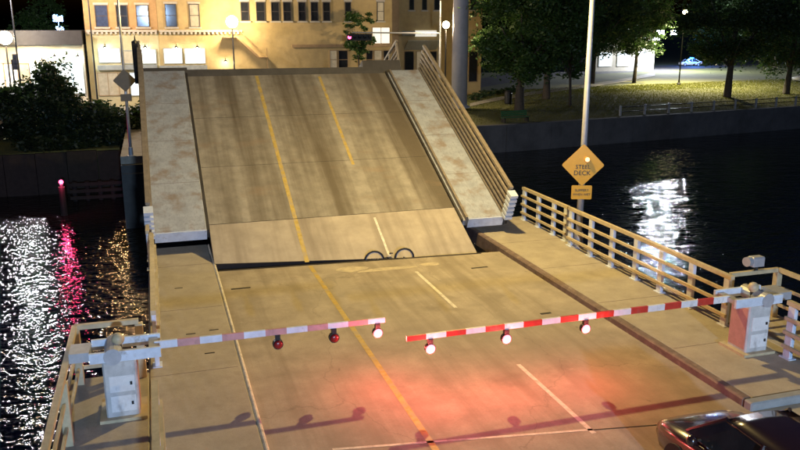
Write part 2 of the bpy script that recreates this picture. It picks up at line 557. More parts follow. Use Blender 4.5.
pier = thing('bridge_pier', 'massive concrete pier below the fixed roadway', 'pier', (6.4, 20, WZ - 2))
MB().box(-6.6, 6.9, -3.5, 6.5, 0, 5.22).build('shaft', 'concrete_pier', pier)
for x in (-6.4, -2.1, 2.1, 6.4):
    MB().box(x - 0.25, x + 0.25, -3.3, 2.6, 5.22, 5.675).build('pedestal', 'concrete_pier', pier)
for x in (-6.55, 6.4):
    MB().box(x, x + 0.45, 2.7, 6.2, 5.22, 5.69).build('pedestal', 'concrete_pier', pier)
pier2 = thing('bridge_pier', 'plain concrete pier under the near end of the roadway', 'pier', (6.4, 0, WZ - 2))
MB().box(-8.8, 9, -13, 14, 0, 1.5).build('footing', 'concrete_pier', pier2)
MB().box(-6.9, 6.9, -12, 13.5, 1.5, 5.67).build('shaft', 'concrete_pier', pier2)
for y in (10.2, 13.2):
    MB().box(-8.4, -6.9, y, y + 0.3, 5.2, 5.67).build('bracket', 'concrete_pier', pier2)
    MB().box(6.9, 8.4, y, y + 0.3, 5.2, 5.67).build('bracket', 'concrete_pier', pier2)

# ------------------------------------------------ bascule leaves
def railing_parts(par, p0, d, posts, rails, h, wpost, rail_mat, post_mat, base_z=0.0, rail_w=0.05, top_w=0.09, side=0.06):
    """posts and rails along direction d (y) from local y posts[0] to posts[-1]; side = offset of the rails from the posts"""
    x = p0
    for y in posts:
        MB().cbox(x - 0.05, x + 0.05, y - wpost / 2, y + wpost / 2, base_z + 0.02, base_z + h - 0.05, 0.012).build('post', post_mat, par)
        MB().box(x - 0.1, x + 0.1, y - wpost / 2 - 0.05, y + wpost / 2 + 0.05, base_z, base_z + 0.02).build('base_plate', post_mat, par)
    for z in rails:
        MB().beam((x + side, posts[0] - 0.12, base_z + z), (x + side, posts[-1] + 0.12, base_z + z), rail_w, rail_w * 1.2).build('rail', rail_mat, par)
    MB().beam((x, posts[0] - 0.15, base_z + h), (x, posts[-1] + 0.15, base_z + h), top_w, 0.1).build('top_rail', rail_mat, par)

LA = R(26.2)
def make_leaf(label, xl, xr, far=False):
    lf = thing('bascule_leaf', label, 'drawbridge', (0, 23.5, 0), 0)
    lf.rotation_euler = (LA, 0, 0)
    st = lambda x: (jy(x) + 0.17 - 23.5) / math.cos(LA)
    rs = MB().prism([(1.46, st(1.46)), (10.05, st(10.05)), (10.05, 2.28), (1.46, 2.28)], -0.3, 0.0).build('concrete_slab', 'leaf_concrete', lf)
    MB().prism([(1.46, st(1.46) - 0.02), (10.05, st(10.05) - 0.02), (10.05, st(10.05) - 0.001), (1.46, st(1.46) - 0.001)], -0.32, 0.003).build('dark_joint_edge', 'gap', lf)  # dark plate over the slab's front face, shade of the gap put into colour
    sd = MB().box(1.46, 10.05, 2.3, 12.0, -0.3, -0.004).build('steel_deck', 'leaf_steel', lf)
    MB().box(1.46, 10.05, 2.281, 2.299, -0.28, 0.004).build('joint', 'gap', lf)
    for y in (5.5, 8.75):
        MB().box(1.48, 10.03, y - 0.006, y + 0.006, -0.02, -0.001).build('deck_seam', 'girder', lf)
    # lane lines
    mark('yellow_line', 'paint_yellow', [(4.24, 2.3), (4.38, 2.3), (4.38, 11.95), (4.24, 11.95)], 0.001, lf)
    mark('yellow_line', 'paint_yellow', [(4.24, 0.1), (4.38, 0.1), (4.38, 2.27), (4.24, 2.27)], 0.004, lf)
    mark('lane_dash', 'paint_yellow', [(6.95, 5.2), (7.07, 5.2), (7.07, 11.8), (6.95, 11.8)], 0.001, lf)
    mark('lane_dash', 'paint_white', [(6.99, 0.05), (7.07, 0.05), (7.07, 2.05), (6.99, 2.05)], 0.004, lf)
    # sidewalks with end plates and steel kerbs
    for x0, x1, y0, y1 in ((xl, 1.36, 1.9, 12.25), (10.3, xr, 1.45, 12.0)):
        sw = MB().cbox(x0, x1, y0, y1, -0.12, 0.14, 0.02).build('sidewalk', 'leaf_walk', lf)
        k = 4
        for i in range(1, k):
            yy = y0 + (y1 - y0) * i / k
            MB().box(x0 + 0.02, x1 - 0.02, yy - 0.006, yy + 0.006, 0.1, 0.143).build('joint', 'kerb', sw)
        MB().box(x0, x1, y0 - 0.03, y0 - 0.002, -0.25, 0.135).build('end_plate', 'post_white', sw)
    MB().box(1.362, 1.458, 1.9, 12.1, -0.2, 0.12).build('kerb_angle', 'girder', lf)
    MB().box(10.052, 10.12, 1.5, 12.0, -0.2, 0.1).build('kerb_angle', 'girder', lf)
    MB().box(10.22, 10.298, 1.5, 12.0, -0.2, 0.17).build('kerb_angle', 'rail_brown', lf)
    MB().box(10.122, 10.218, 1.5, 12.0, -0.2, 0.02).build('gutter', 'leaf_walk', lf)
    # steelwork below
    for x in (0.6, 3.4, 8.1, 10.9):
        ys = 4.2 if x in (0.6, 10.9) else 0.8
        MB().box(x - 0.15, x + 0.15, ys, 11.9, -1.2, -0.31).build('girder', 'girder', lf)
        MB().box(x - 0.3, x + 0.3, ys, 11.9, -1.26, -1.201).build('flange', 'girder', lf)
    for y in (4.4, 7.0, 9.4, 11.6):
        for xa, xb in ((0.751, 3.249), (3.551, 7.949), (8.251, 10.749)):
            MB().box(xa, xb, y - 0.1, y + 0.1, -0.9, -0.32).build('cross_beam', 'girder', lf)
    # hand rails
    hr = 1.3
    for xx, y0, y1, sd_ in ((xl - 0.08, 2.1, 12.1, 0.07), (xr + 0.06, 1.7, 11.9, -0.07)):
        n_ = 9
        posts = [y0 + (y1 - y0) * i / (n_ - 1) for i in range(n_)]
        railing_parts(lf, xx, 1, posts, (0.2, 0.42, 0.64, 0.86, 1.08), hr, 0.12, 'rail_brown', 'rail_brown', 0.0, 0.075, 0.14, sd_)
        # end stanchion of stacked white plates
        for k in range(6):
            MB().box(xx - 0.14, xx + 0.14, y0 - 0.5, y0 - 0.16, 0.16 + k * 0.19, 0.27 + k * 0.19).build('end_plate', 'post_white', lf)
        MB().box(xx - 0.05, xx + 0.05, y0 - 0.4, y0 - 0.2, -0.1, 1.2).build('end_post', 'dark_metal', lf)
        MB().box(xx - 0.12, xx + 0.12, 1.6, 12.0, -0.4, -0.01).build('fascia_beam', 'girder', lf)
    xe = xl - 0.2
    MB().cbox(xe - 0.14, xe + 0.1, 12.0, 12.3, -0.3, 1.5, 0.03).build('end_post', 'dark_metal', lf)
    MB().lathe([(0.1, 0), (0.03, 0.12), (0.01, 0.3)], (xe, 12.15, 1.5), 8).build('finial', 'dark_metal', lf)
    return lf

leaf = make_leaf('raised roadway leaf of the drawbridge with yellow line, climbing away from the fixed deck', -0.3, 11.65)

lf2 = thing('bascule_leaf', 'opposite drawbridge leaf, only its dark tip showing above the raised roadway', 'drawbridge', (0, 45.95, 0))
lf2.rotation_euler = (-R(26.3), 0, 0)
MB().box(1.5, 9.2, -12.2, 0, -0.35, 0.0).build('steel_deck', 'girder', lf2)
MB().box(-0.3, 1.49, -12.3, -1, -0.4, 0.2).build('sidewalk', 'girder', lf2)
MB().box(9.21, 11.0, -12.3, -1, -0.4, 0.42).build('sidewalk', 'girder', lf2)
MB().box(-0.3, 11.0, -12.4, -12.31, -0.9, 0.06).build('end_beam', 'girder', lf2)
for x in (0.6, 3.4, 8.1, 10.6):
    MB().box(x - 0.15, x + 0.15, -12.0, -0.8, -1.2, -0.41).build('girder', 'girder', lf2)
for xx, s_ in ((-0.4, 0.07), (11.05, -0.07)):
    posts = [-12.0 + i * 1.25 for i in range(9)]
    railing_parts(lf2, xx, 1, posts, (0.3, 0.52, 0.74, 0.96), 1.45, 0.12, 'rail_brown', 'rail_brown', 0.0, 0.05, 0.1, s_)
    MB().box(xx - 0.12, xx + 0.12, -12.2, -1.6, -0.4, -0.01).build('fascia_beam', 'girder', lf2)
pier3 = thing('bridge_pier', 'concrete pier on the far side of the channel', 'pier', (6, 50, WZ - 2))
MB().box(-8, 7.5, -3.6, 16.5, 0, 5.2).build('shaft', 'concrete_pier', pier3)
for x in (-0.2, 4.5):
    MB().box(x, x + 0.4, -3.4, 16, 5.2, 5.67).build('pedestal', 'concrete_pier', pier3)
MB().box(-8, -5.2, -3.5, 16.4, 5.2, 5.68).build('pedestal', 'concrete_pier', pier3)
struct(MB().box(1.0, 11, 46.3, 66.5, -0.32, -0.02).build('far_road_deck', 'asphalt'))
struct(MB().box(-2.0, 0.99, 46.9, 66.5, -0.31, 0.12).build('far_sidewalk_left', 'walk'))
struct(MB().box(11.01, 13.4, 46.9, 66.5, -0.31, 0.12).build('far_sidewalk_right', 'walk'))
# ------------------------------------------------ far street, park paths
def sheet(name, m_, poly, z):
    return struct(MB().add([(x, y, z) for x, y in poly], [tuple(range(len(poly)))]).build(name, m_))
sheet('street', 'asphalt', [(-60, 75), (-3, 75), (-3, 70), (15, 70), (17, 83), (30, 86), (60, 116), (240, 179), (240, 194), (60, 128), (30, 92), (-60, 80)], GZ + 0.012)
struct(MB().prism([(0.5, 66.4), (12, 66.4), (14.5, 74), (-2.6, 74)], GZ - 0.3, GZ + 0.04).build('street_approach', 'asphalt'))
struct(MB().prism([(-60, 80.2), (30, 80.2), (32.5, 84.5), (-60, 84.5)], GZ - 0.2, GZ + 0.13).build('pavement_by_shops', 'pavement'))
path_uv = ((470, 107), (485, 103.5), (500, 100.5), (522, 97), (545, 93.5), (568, 90.5), (590, 87.5), (610, 84.5), (630, 81), (655, 76))
p_ = [onground(u, v) for u, v in path_uv]
q_ = [onground(u, v - 3.2) for u, v in path_uv]
vs = [(x, y, z + 0.06) for x, y, z in p_ + q_]
np_ = len(p_)
struct(MB().add(vs, [(i, i + 1, np_ + i + 1, np_ + i) for i in range(np_ - 1)]).build('park_path', 'pavement'))

# ================================================================== BRIDGE RAILINGS
def ylist(us):
    return sorted(onx(u, 230 + (u - 534) * .42, 13.05).y for u in us)
def fixed_railing(label, x, posts, z0, h=1.26, side=-0.07, rail_mat='rail_cream'):
    r_ = thing('bridge_railing', label, 'railing', (x, posts[0], z0), 0, None)
    ps = [p - posts[0] for p in posts]
    railing_parts(r_, 0, 1, ps, (0.28, 0.6, 0.92), h, 0.2, rail_mat, 'post_white', 0.0, 0.065, 0.11, side)
    return r_
fixed_railing('short cream railing on right sidewalk between the raised leaf and the long railing', 13.2, ylist((520, 534, 549, 561)), ZW, 1.2)
fixed_railing('long cream railing with white posts on right sidewalk behind the yellow diamond sign', 13.05, ylist((570, 590, 611, 635, 660, 690, 725)), ZW)
fixed_railing('cream railing on right sidewalk running from the striped gate machine past the parked car', 13.05, [-8, -5.5, -3, -0.5, 2, 4.5, 7, 9.3, 10.2, 11.5, 12.8], ZW)
fixed_railing('narrow left sidewalk railing with white posts ending at the raised leaf', -0.32, [16.6, 17.9, 19.2, 20.5, 21.8, 23.1], ZW, side=0.07)
fixed_railing('outer stub of railing beside left sidewalk end, overlapping the leaf railing', -0.44, [23.9, 24.9, 25.35], ZW, 1.2, 0.07)
fixed_railing('left sidewalk railing with white posts alongside the gate platform', -0.32, [-6, -3, 0, 2.5, 5, 7, 8.6, 10.0, 11.4, 12.8], ZW, side=0.07)
# rails round the platforms
def guard(label, pts, h=1.24):
    g = thing('platform_railing', label, 'railing', (pts[0][0], pts[0][1], ZW - 0.01))
    o = Vector((pts[0][0], pts[0][1], 0))
    P = [Vector((x, y, 0)) - o for x, y in pts]
    for p in P:
        MB().cbox(p.x - 0.08, p.x + 0.08, p.y - 0.08, p.y + 0.08, 0, h - 0.05, 0.012).build('post', 'rail_cream', g)
    for a, c in zip(P, P[1:]):
        d = (c - a).normalized() * 0.09
        for z in (0.35, 0.8):
            MB().beam(a + d + Vector((0, 0, z)), c - d + Vector((0, 0, z)), 0.05, 0.07).build('rail', 'rail_cream', g)
        MB().beam(a + Vector((0, 0, h)), c + Vector((0, 0, h)), 0.1, 0.1).build('top_rail', 'rail_cream', g)
    return g
guard('cream railing boxing in the platform behind the right gate machine', [(13.25, 15.05), (14.7, 15.05), (14.7, 13.2), (14.7, 11.0), (13.5, 10.8)])
guard('cream railing boxing in the left gate platform over the water', [(-0.62, 16.15), (-1.85, 16.15), (-1.85, 13.6), (-1.85, 11.2), (-1.85, 9.2)])

# ================================================================== CROSSING GATES
def gate(label, base, arm0, arm1, lit, flip, pale):
    """base: machine foot; arm0/arm1: arm ends in world coordinates"""
    g = thing('crossing_gate', label, 'barrier gate', base)
    o = Vector(base)
    a, e = Vector(arm0) - o, Vector(arm1) - o
    zt = a.z
    bw = 0.3
    body = MB().cbox(-bw, bw, -0.3, 0.3, 0.06, zt - 0.12, 0.03).build('machine_box', 'gate_box', g)
    MB().box(-bw - 0.12, bw + 0.12, -0.42, 0.42, 0, 0.06).build('base_plate', 'rail_cream', g)
    MB().box(-bw - 0.008 if flip else bw + 0.001, -bw - 0.001 if flip else bw + 0.008, -0.26, 0.26, 0.12, zt - 0.2).build('side_panel', 'gate_pink', body)
    for z0 in (0.16, 0.56):
        MB().box(-0.2, 0.24, -0.312, -0.301, z0, z0 + 0.32).build('access_door', 'gate_white', body)
        MB().box(0.16, 0.2, -0.335, -0.313, z0 + 0.13, z0 + 0.19).build('latch', 'dark_metal', body)
    d = (e - a).normalized()
    # drive hub, bracket and counterweight arms
    MB().tube([a + Vector((0, -0.38, 0)) - d * 0.1, a + Vector((0, 0.38, 0)) - d * 0.1], 0.16, 14).build('hub', 'galvanised', g)
    MB().beam(-d * 0.5 + Vector((0, -0.34, zt)), d * 0.75 + Vector((0, -0.34, zt)), 0.06, 0.2).build('bracket', 'post_white', g)
    MB().beam(-d * 0.5 + Vector((0, 0.34, zt)), d * 0.75 + Vector((0, 0.34, zt)), 0.06, 0.2).build('bracket', 'post_white', g)
    MB().beam(d * 0.62 + Vector((0, -0.3, zt)), d * 0.62 + Vector((0, 0.3, zt)), 0.16, 0.1).build('bracket_tie', 'galvanised', g)
    MB().beam(-d * 0.85 + Vector((0, 0, zt)), -d * 0.5 + Vector((0, 0, zt)), 0.5, 0.18).build('counterweight', 'galvanised', g)
    MB().tube([Vector((0, 0, zt - .13)), Vector((0, 0, zt + 0.12))], 0.06, 10).build('warning_stem', 'dark_metal', g)
    MB().ball((0, 0, zt + 0.2), 0.12, 12, 7).build('warning_dome', 'rail_cream', g, True)
    # arm of red and white sleeves
    s0 = d * 0.64 + Vector((0, 0, a.z))
    L = (e - s0).length
    dd = (e - s0).normalized()
    seg = 0.42
    k, t = 0, 0.0
    while t < L:
        t1 = min(t + seg, L)
        hgt = 0.15 - 0.05 * t / L
        MB().beam(s0 + dd * t, s0 + dd * t1, 0.05, hgt).build('stripe', ('gate_red' if k % 2 else 'gate_white') if not pale else ('gate_pink' if k % 2 else 'post_white'), g)
        t, k = t1, k + 1
    for f, on in lit:
        p = s0 + dd * (L * f)
        hs = MB().box(p.x - 0.05, p.x + 0.05, p.y - 0.045, p.y + 0.045, p.z - 0.16, p.z - 0.06).build('lamp_housing', 'dark_metal', g)
        ce = Vector((p.x, p.y, p.z - 0.26))
        MB().tube([ce + Vector((0, -0.05, 0)), ce + Vector((0, 0.05, 0))], 0.105, 16).build('lamp_body', 'dark_metal', hs)
        for s_ in (-1, 1):
            MB().tube([ce + Vector((0, s_ * 0.051, 0)), ce + Vector((0, s_ * 0.075, 0)), ce + Vector((0, s_ * 0.095, 0))], [0.092, 0.08, 0.04], 16).build('lens', 'red_lens_lit' if on else 'red_lens_off', hs, True)
        if on:
            point_light(g, (p.x, p.y - 0.2, p.z - 0.36), 80, (1.0, 0.12, 0.1), 0.08)
    return g
aR0, aR1 = Vector((12.55, 13.5, 1.44)), onz(406, 338, 1.42)
aR1 = Vector((aR1.x, 13.5, aR1.z))
def frac(u, v, a, e, z):
    p = onz(u, v, z)
    return p.x
def fr(u, v, a0, a1):
    sgn = 1 if a1.x > a0.x else -1
    s = a0.x + sgn * 0.64
    return (onz(u, v, 1.2).x - s) / (a1.x - s)
gate('red and white striped crossing gate lowered across two lanes, three lamps lit', (12.55, 13.5, ZW), aR0, aR1,
     [(fr(428, 344, aR0, aR1), True), (fr(504, 335, aR0, aR1), True), (fr(584, 326, aR0, aR1), True)], True, False)
aL1 = onz(385, 320, 1.42)
aL1 = Vector((aL1.x, 14.6, 1.42))
aL0 = Vector((-0.95, 14.6, 1.44))
gate('faded pink and white crossing gate with one lamp lit at its tip', (-0.95, 14.6, ZW - 0.01), aL0, aL1,
     [(fr(276, 338, aL0, aL1), False), (fr(331, 331, aL0, aL1), False), (fr(374, 326, aL0, aL1), True)], False, True)

# small lamp-like camera unit on the right platform rail
cu = thing('security_camera', 'small grey camera unit on a bracket above the right platform railing', 'camera', (14.0, 15.05, ZW - 0.01 + 1.29))
MB().tube([(0, 0, 0), (0, 0, 0.12)], 0.05, 8).build('bracket', 'dark_metal', cu)
MB().cbox(-0.2, 0.16, -0.12, 0.12, 0.12, 0.36, 0.03).build('body', 'galvanised', cu)
MB().tube([(-0.2, 0, 0.25), (-0.34, -0.03, 0.25)], 0.12, 14).build('lens_hood', 'galvanised', cu)

# ================================================================== STREET LAMPS WITH SIGNS
def street_lamp(label, base, h, arm, warm, power, bulb='bulb_warm', spot=None, r0=0.11, rad=0.16):
    s = thing('street_lamp', label, 'street lamp', base)
    MB().lathe([(0.24, 0), (0.24, 0.04), (r0 * 1.5, 0.06), (r0 * 1.35, 0.5), (r0, 0.52)], (0, 0, 0), 16).build('base', 'galvanised', s)
    MB().tube([(0, 0, 0.5), (0, 0, h * .5), (0, 0, h)], [r0, r0 * 0.85, r0 * 0.62], 14).build('pole', 'galvanised', s, True)
    ax, ay = arm
    pts = [(ax * t, ay * t, h - 0.1 + 0.5 * math.sin(t * math.pi / 2)) for t in (0, 0.25, 0.5, 0.75, 1)]
    MB().tube(pts, 0.04, 8).build('arm', 'galvanised', s)
    hd = MB().lathe([(0.06, 0.12), (0.2, 0.1), (0.26, 0.0), (0.24, -0.05)], (ax, ay, h + 0.4), 16).build('head', 'galvanised', s)
    MB().lathe([(0.2, 0), (0.18, -0.06), (0.08, -0.1), (0.01, -0.11)], (ax, ay, h + 0.348), 16).build('bulb', bulb, hd, True)
    point_light(s, (ax, ay, h + 0.1), power, warm, rad, spot)
    return s
SOD = (1.0, 0.72, 0.26)
LED = (0.42, 0.64, 1.0)
street_lamp('tall grey street lamp pole rising behind the yellow diamond sign', (13.24, 22.25, ZW), 9.3, (-4.2, 0.0), SOD, 6600)
street_lamp('cool white street lamp on the left sidewalk of the near approach', (-0.2, -27.0, ZW), 10.0, (2.0, 0.0), LED, 66000, 'bulb_cool', rad=0.5)
street_lamp('street lamp pole standing on the apron behind the parked car', (13.3, -4.0, 0.01), 9.3, (-4.6, 0.0), SOD, 2200)
street_lamp('slim lamp pole carrying a dark diamond sign on the far left pier', (-1.41, 47, 0.12), 9.2, (1.4, 0.2), SOD, 900, r0=0.09)

def text_mesh(body, size, m_, parent, loc, rot):
    cu_ = bpy.data.curves.new('lettering', 'FONT')
    cu_.body = body
    cu_.size = size
    cu_.align_x = 'CENTER'
    cu_.align_y = 'CENTER'
    cu_.extrude = 0.002
    t = bpy.data.objects.new('tmp', cu_)
    col.objects.link(t)
    dg = bpy.context.evaluated_depsgraph_get()
    me = bpy.data.meshes.new_from_object(t.evaluated_get(dg))
    bpy.data.objects.remove(t)
    o = bpy.data.objects.new('lettering', me)
    me.materials.clear()
    me.materials.append(M[m_])
    col.objects.link(o)
    o.parent = parent
    o.location = loc
    o.rotation_euler = rot
    return o

def rrect(wd, ht, r_, n=4):
    pts = []
    for cx, cy, a0 in ((wd / 2 - r_, ht / 2 - r_, 0), (-wd / 2 + r_, ht / 2 - r_, 90), (-wd / 2 + r_, -ht / 2 + r_, 180), (wd / 2 - r_, -ht / 2 + r_, 270)):
        for k in range(n + 1):
            t = R(a0 + 90 * k / n)
            pts.append((cx + r_ * math.cos(t), cy + r_ * math.sin(t)))
    return pts

def plate(name, poly, y0, y1, m_, parent, cz, rot45=False):
    if rot45:
        c, s = math.cos(R(45)), math.sin(R(45))
        poly = [(x * c - y * s, x * s + y * c) for x, y in poly]
    n_ = len(poly)
    vs = [(x, y0, cz + z) for x, z in poly] + [(x, y1, cz + z) for x, z in poly]
    fs = [tuple(range(n_)), tuple(range(2 * n_ - 1, n_ - 1, -1))] + [(i, n_ + i, n_ + (i + 1) % n_, (i + 1) % n_) for i in range(n_)]
    return MB().add(vs, fs).build(name, m_, parent)

sg = thing('warning_sign', 'yellow diamond warning sign with a plaque below, on the tall grey pole', 'road sign', (13.16, 22.1, 2.3), R(-20))
dz = plate('diamond_plate', rrect(0.98, 0.98, 0.06), -0.02, -0.008, 'sign_yellow', sg, 0.66, True)
plate('plaque', rrect(0.66, 0.46, 0.04), -0.02, -0.008, 'sign_yellow', sg, -0.24)
text_mesh('STEEL', 0.19, 'sign_black', dz, (0, -0.023, 0.6), (R(90), 0, 0))
text_mesh('DECK', 0.21, 'sign_black', dz, (-0.02, -0.023, 0.4), (R(90), 0, 0))
text_mesh('SLIPPERY', 0.115, 'sign_black', sg, (0, -0.023, -0.17), (R(90), 0, 0))
text_mesh('WHEN WET', 0.105, 'sign_black', sg, (0, -0.023, -0.31), (R(90), 0, 0))
for z in (-0.3, 0.2, 1.1):
    MB().box(-0.06, 0.06, -0.007, 0.16, z, z + 0.05).build('clamp', 'galvanised', sg)
bk = MB().tube([(0.12, -0.021, 0.85), (0.12, -0.07, 0.85)], 0.085, 12).build('flasher_housing', 'sign_yellow', sg)
MB().tube([(0.12, -0.071, 0.85), (0.12, -0.1, 0.85)], [0.075, 0.05], 12).build('lens', 'amber_lit', bk)

s2 = thing('warning_sign', 'dark back of a diamond sign with plaque on the slim far pole', 'road sign', (-1.41, 46.88, 4.3))
plate('diamond_plate', rrect(0.9, 0.9, 0.06), -0.02, -0.005, 'sign_back', s2, 0.1, True)
plate('plaque', rrect(0.6, 0.4, 0.04), -0.02, -0.005, 'sign_back', s2, -0.85)
MB().box(-0.05, 0.05, -0.004, 0.1, -0.9, 0.5).build('clamp', 'galvanised', s2)

# ================================================================== BICYCLE STUCK IN THE GAP (upside down)
bx, by = 6.98, jy(6.98) + 0.1
bike = thing('bicycle', 'upside-down bicycle wedged in the gap of the drawbridge, wheels sticking up', 'bicycle', (bx, by, -0.78), R(-4.1))
RW = 0.315
zc = 0.755
for sx, dzz in ((-0.5, -0.03), (0.5, 0.0)):
    c = Vector((sx, 0, zc + dzz))
    ring = [c + Vector((math.cos(t) * RW, 0, math.sin(t) * RW)) for t in [2 * math.pi * k / 28 for k in range(29)]]
    wh = MB().tube(ring, 0.03, 8, False).build('tyre', 'rubber', bike, True)
    ring2 = [c + Vector((math.cos(t) * (RW - 0.04), 0, math.sin(t) * (RW - 0.04))) for t in [2 * math.pi * k / 28 for k in range(29)]]
    MB().tube(ring2, 0.012, 6, False).build('rim', 'galvanised', wh, True)
    sp = MB()
    for k in range(14):
        t = 2 * math.pi * k / 14
        sp.tube([c + Vector((0, (-1) ** k * 0.03, 0)), c + Vector((math.cos(t) * (RW - 0.045), 0, math.sin(t) * (RW - 0.045)))], 0.0025, 4)
    sp.build('spokes', 'galvanised', wh)
    MB().tube([c + Vector((0, -0.06, 0)), c + Vector((0, 0.06, 0))], 0.025, 10).build('hub', 'dark_metal', wh)
A, B2, BB, ST, HT = Vector((-0.5, 0, zc - .03)), Vector((0.5, 0, zc)), Vector((-0.06, 0, zc + 0.06)), Vector((-0.2, 0, 0.27)), Vector((0.36, 0, 0.25))
for name, p, q, r_ in (('seat_tube', BB, ST, 0.016), ('down_tube', BB, HT + Vector((0.03, 0, 0.06)), 0.018), ('top_tube', ST + Vector((.02, 0, .05)), HT, 0.015), ('head_tube', HT + Vector((-.02, 0, -.06)), HT + Vector((.04, 0, .12)), 0.02)):
    MB().tube([p, q], r_, 8).build(name, 'dark_metal', bike)
for s in (-1, 1):
    y = Vector((0, 0.045 * s, 0))
    MB().tube([A + y, BB + y * 0.5], 0.009, 6).build('chain_stay', 'dark_metal', bike)
    MB().tube([A + y, ST + y * 0.4], 0.008, 6).build('seat_stay', 'dark_metal', bike)
    MB().tube([B2 + y, HT + Vector((.05, 0.03 * s, .12))], 0.011, 6).build('fork_blade', 'dark_metal', bike)
MB().tube([BB + Vector((0, .06, 0)), BB + Vector((0.13, .06, 0.1))], 0.009, 6).build('crank', 'galvanised', bike)
MB().box(0.02, 0.13, 0.05, 0.11, zc + 0.15, zc + 0.175).build('pedal', 'dark_metal', bike)
MB().tube([ST, Vector((-0.24, 0, 0.06))], 0.013, 8).build('seat_post', 'galvanised', bike)
MB().add([(-0.38, -0.07, 0.06), (-0.38, 0.07, 0.06), (-0.2, 0.05, 0.06), (-0.06, 0.02, 0.05), (-0.06, -0.02, 0.05), (-0.2, -0.05, 0.06),
          (-0.36, -0.06, 0.0), (-0.36, 0.06, 0.0), (-0.2, 0.04, 0.01), (-0.07, 0.015, 0.02), (-0.07, -0.015, 0.02), (-0.2, -0.04, 0.01)],
         [(0, 1, 2, 3, 4, 5), (11, 10, 9, 8, 7, 6)] + [(i, 6 + i, 6 + (i + 1) % 6, (i + 1) % 6) for i in range(6)]).build('saddle', 'rubber', bike)
MB().tube([HT, Vector((0.33, 0, 0.1))], 0.014, 8).build('stem', 'galvanised', bike)
MB().tube([(0.25, -0.28, 0.03), (0.32, -0.12, 0.06), (0.33, 0, 0.1), (0.32, 0.12, 0.06), (0.25, 0.28, 0.03)], 0.012, 8).build('handlebar', 'galvanised', bike)

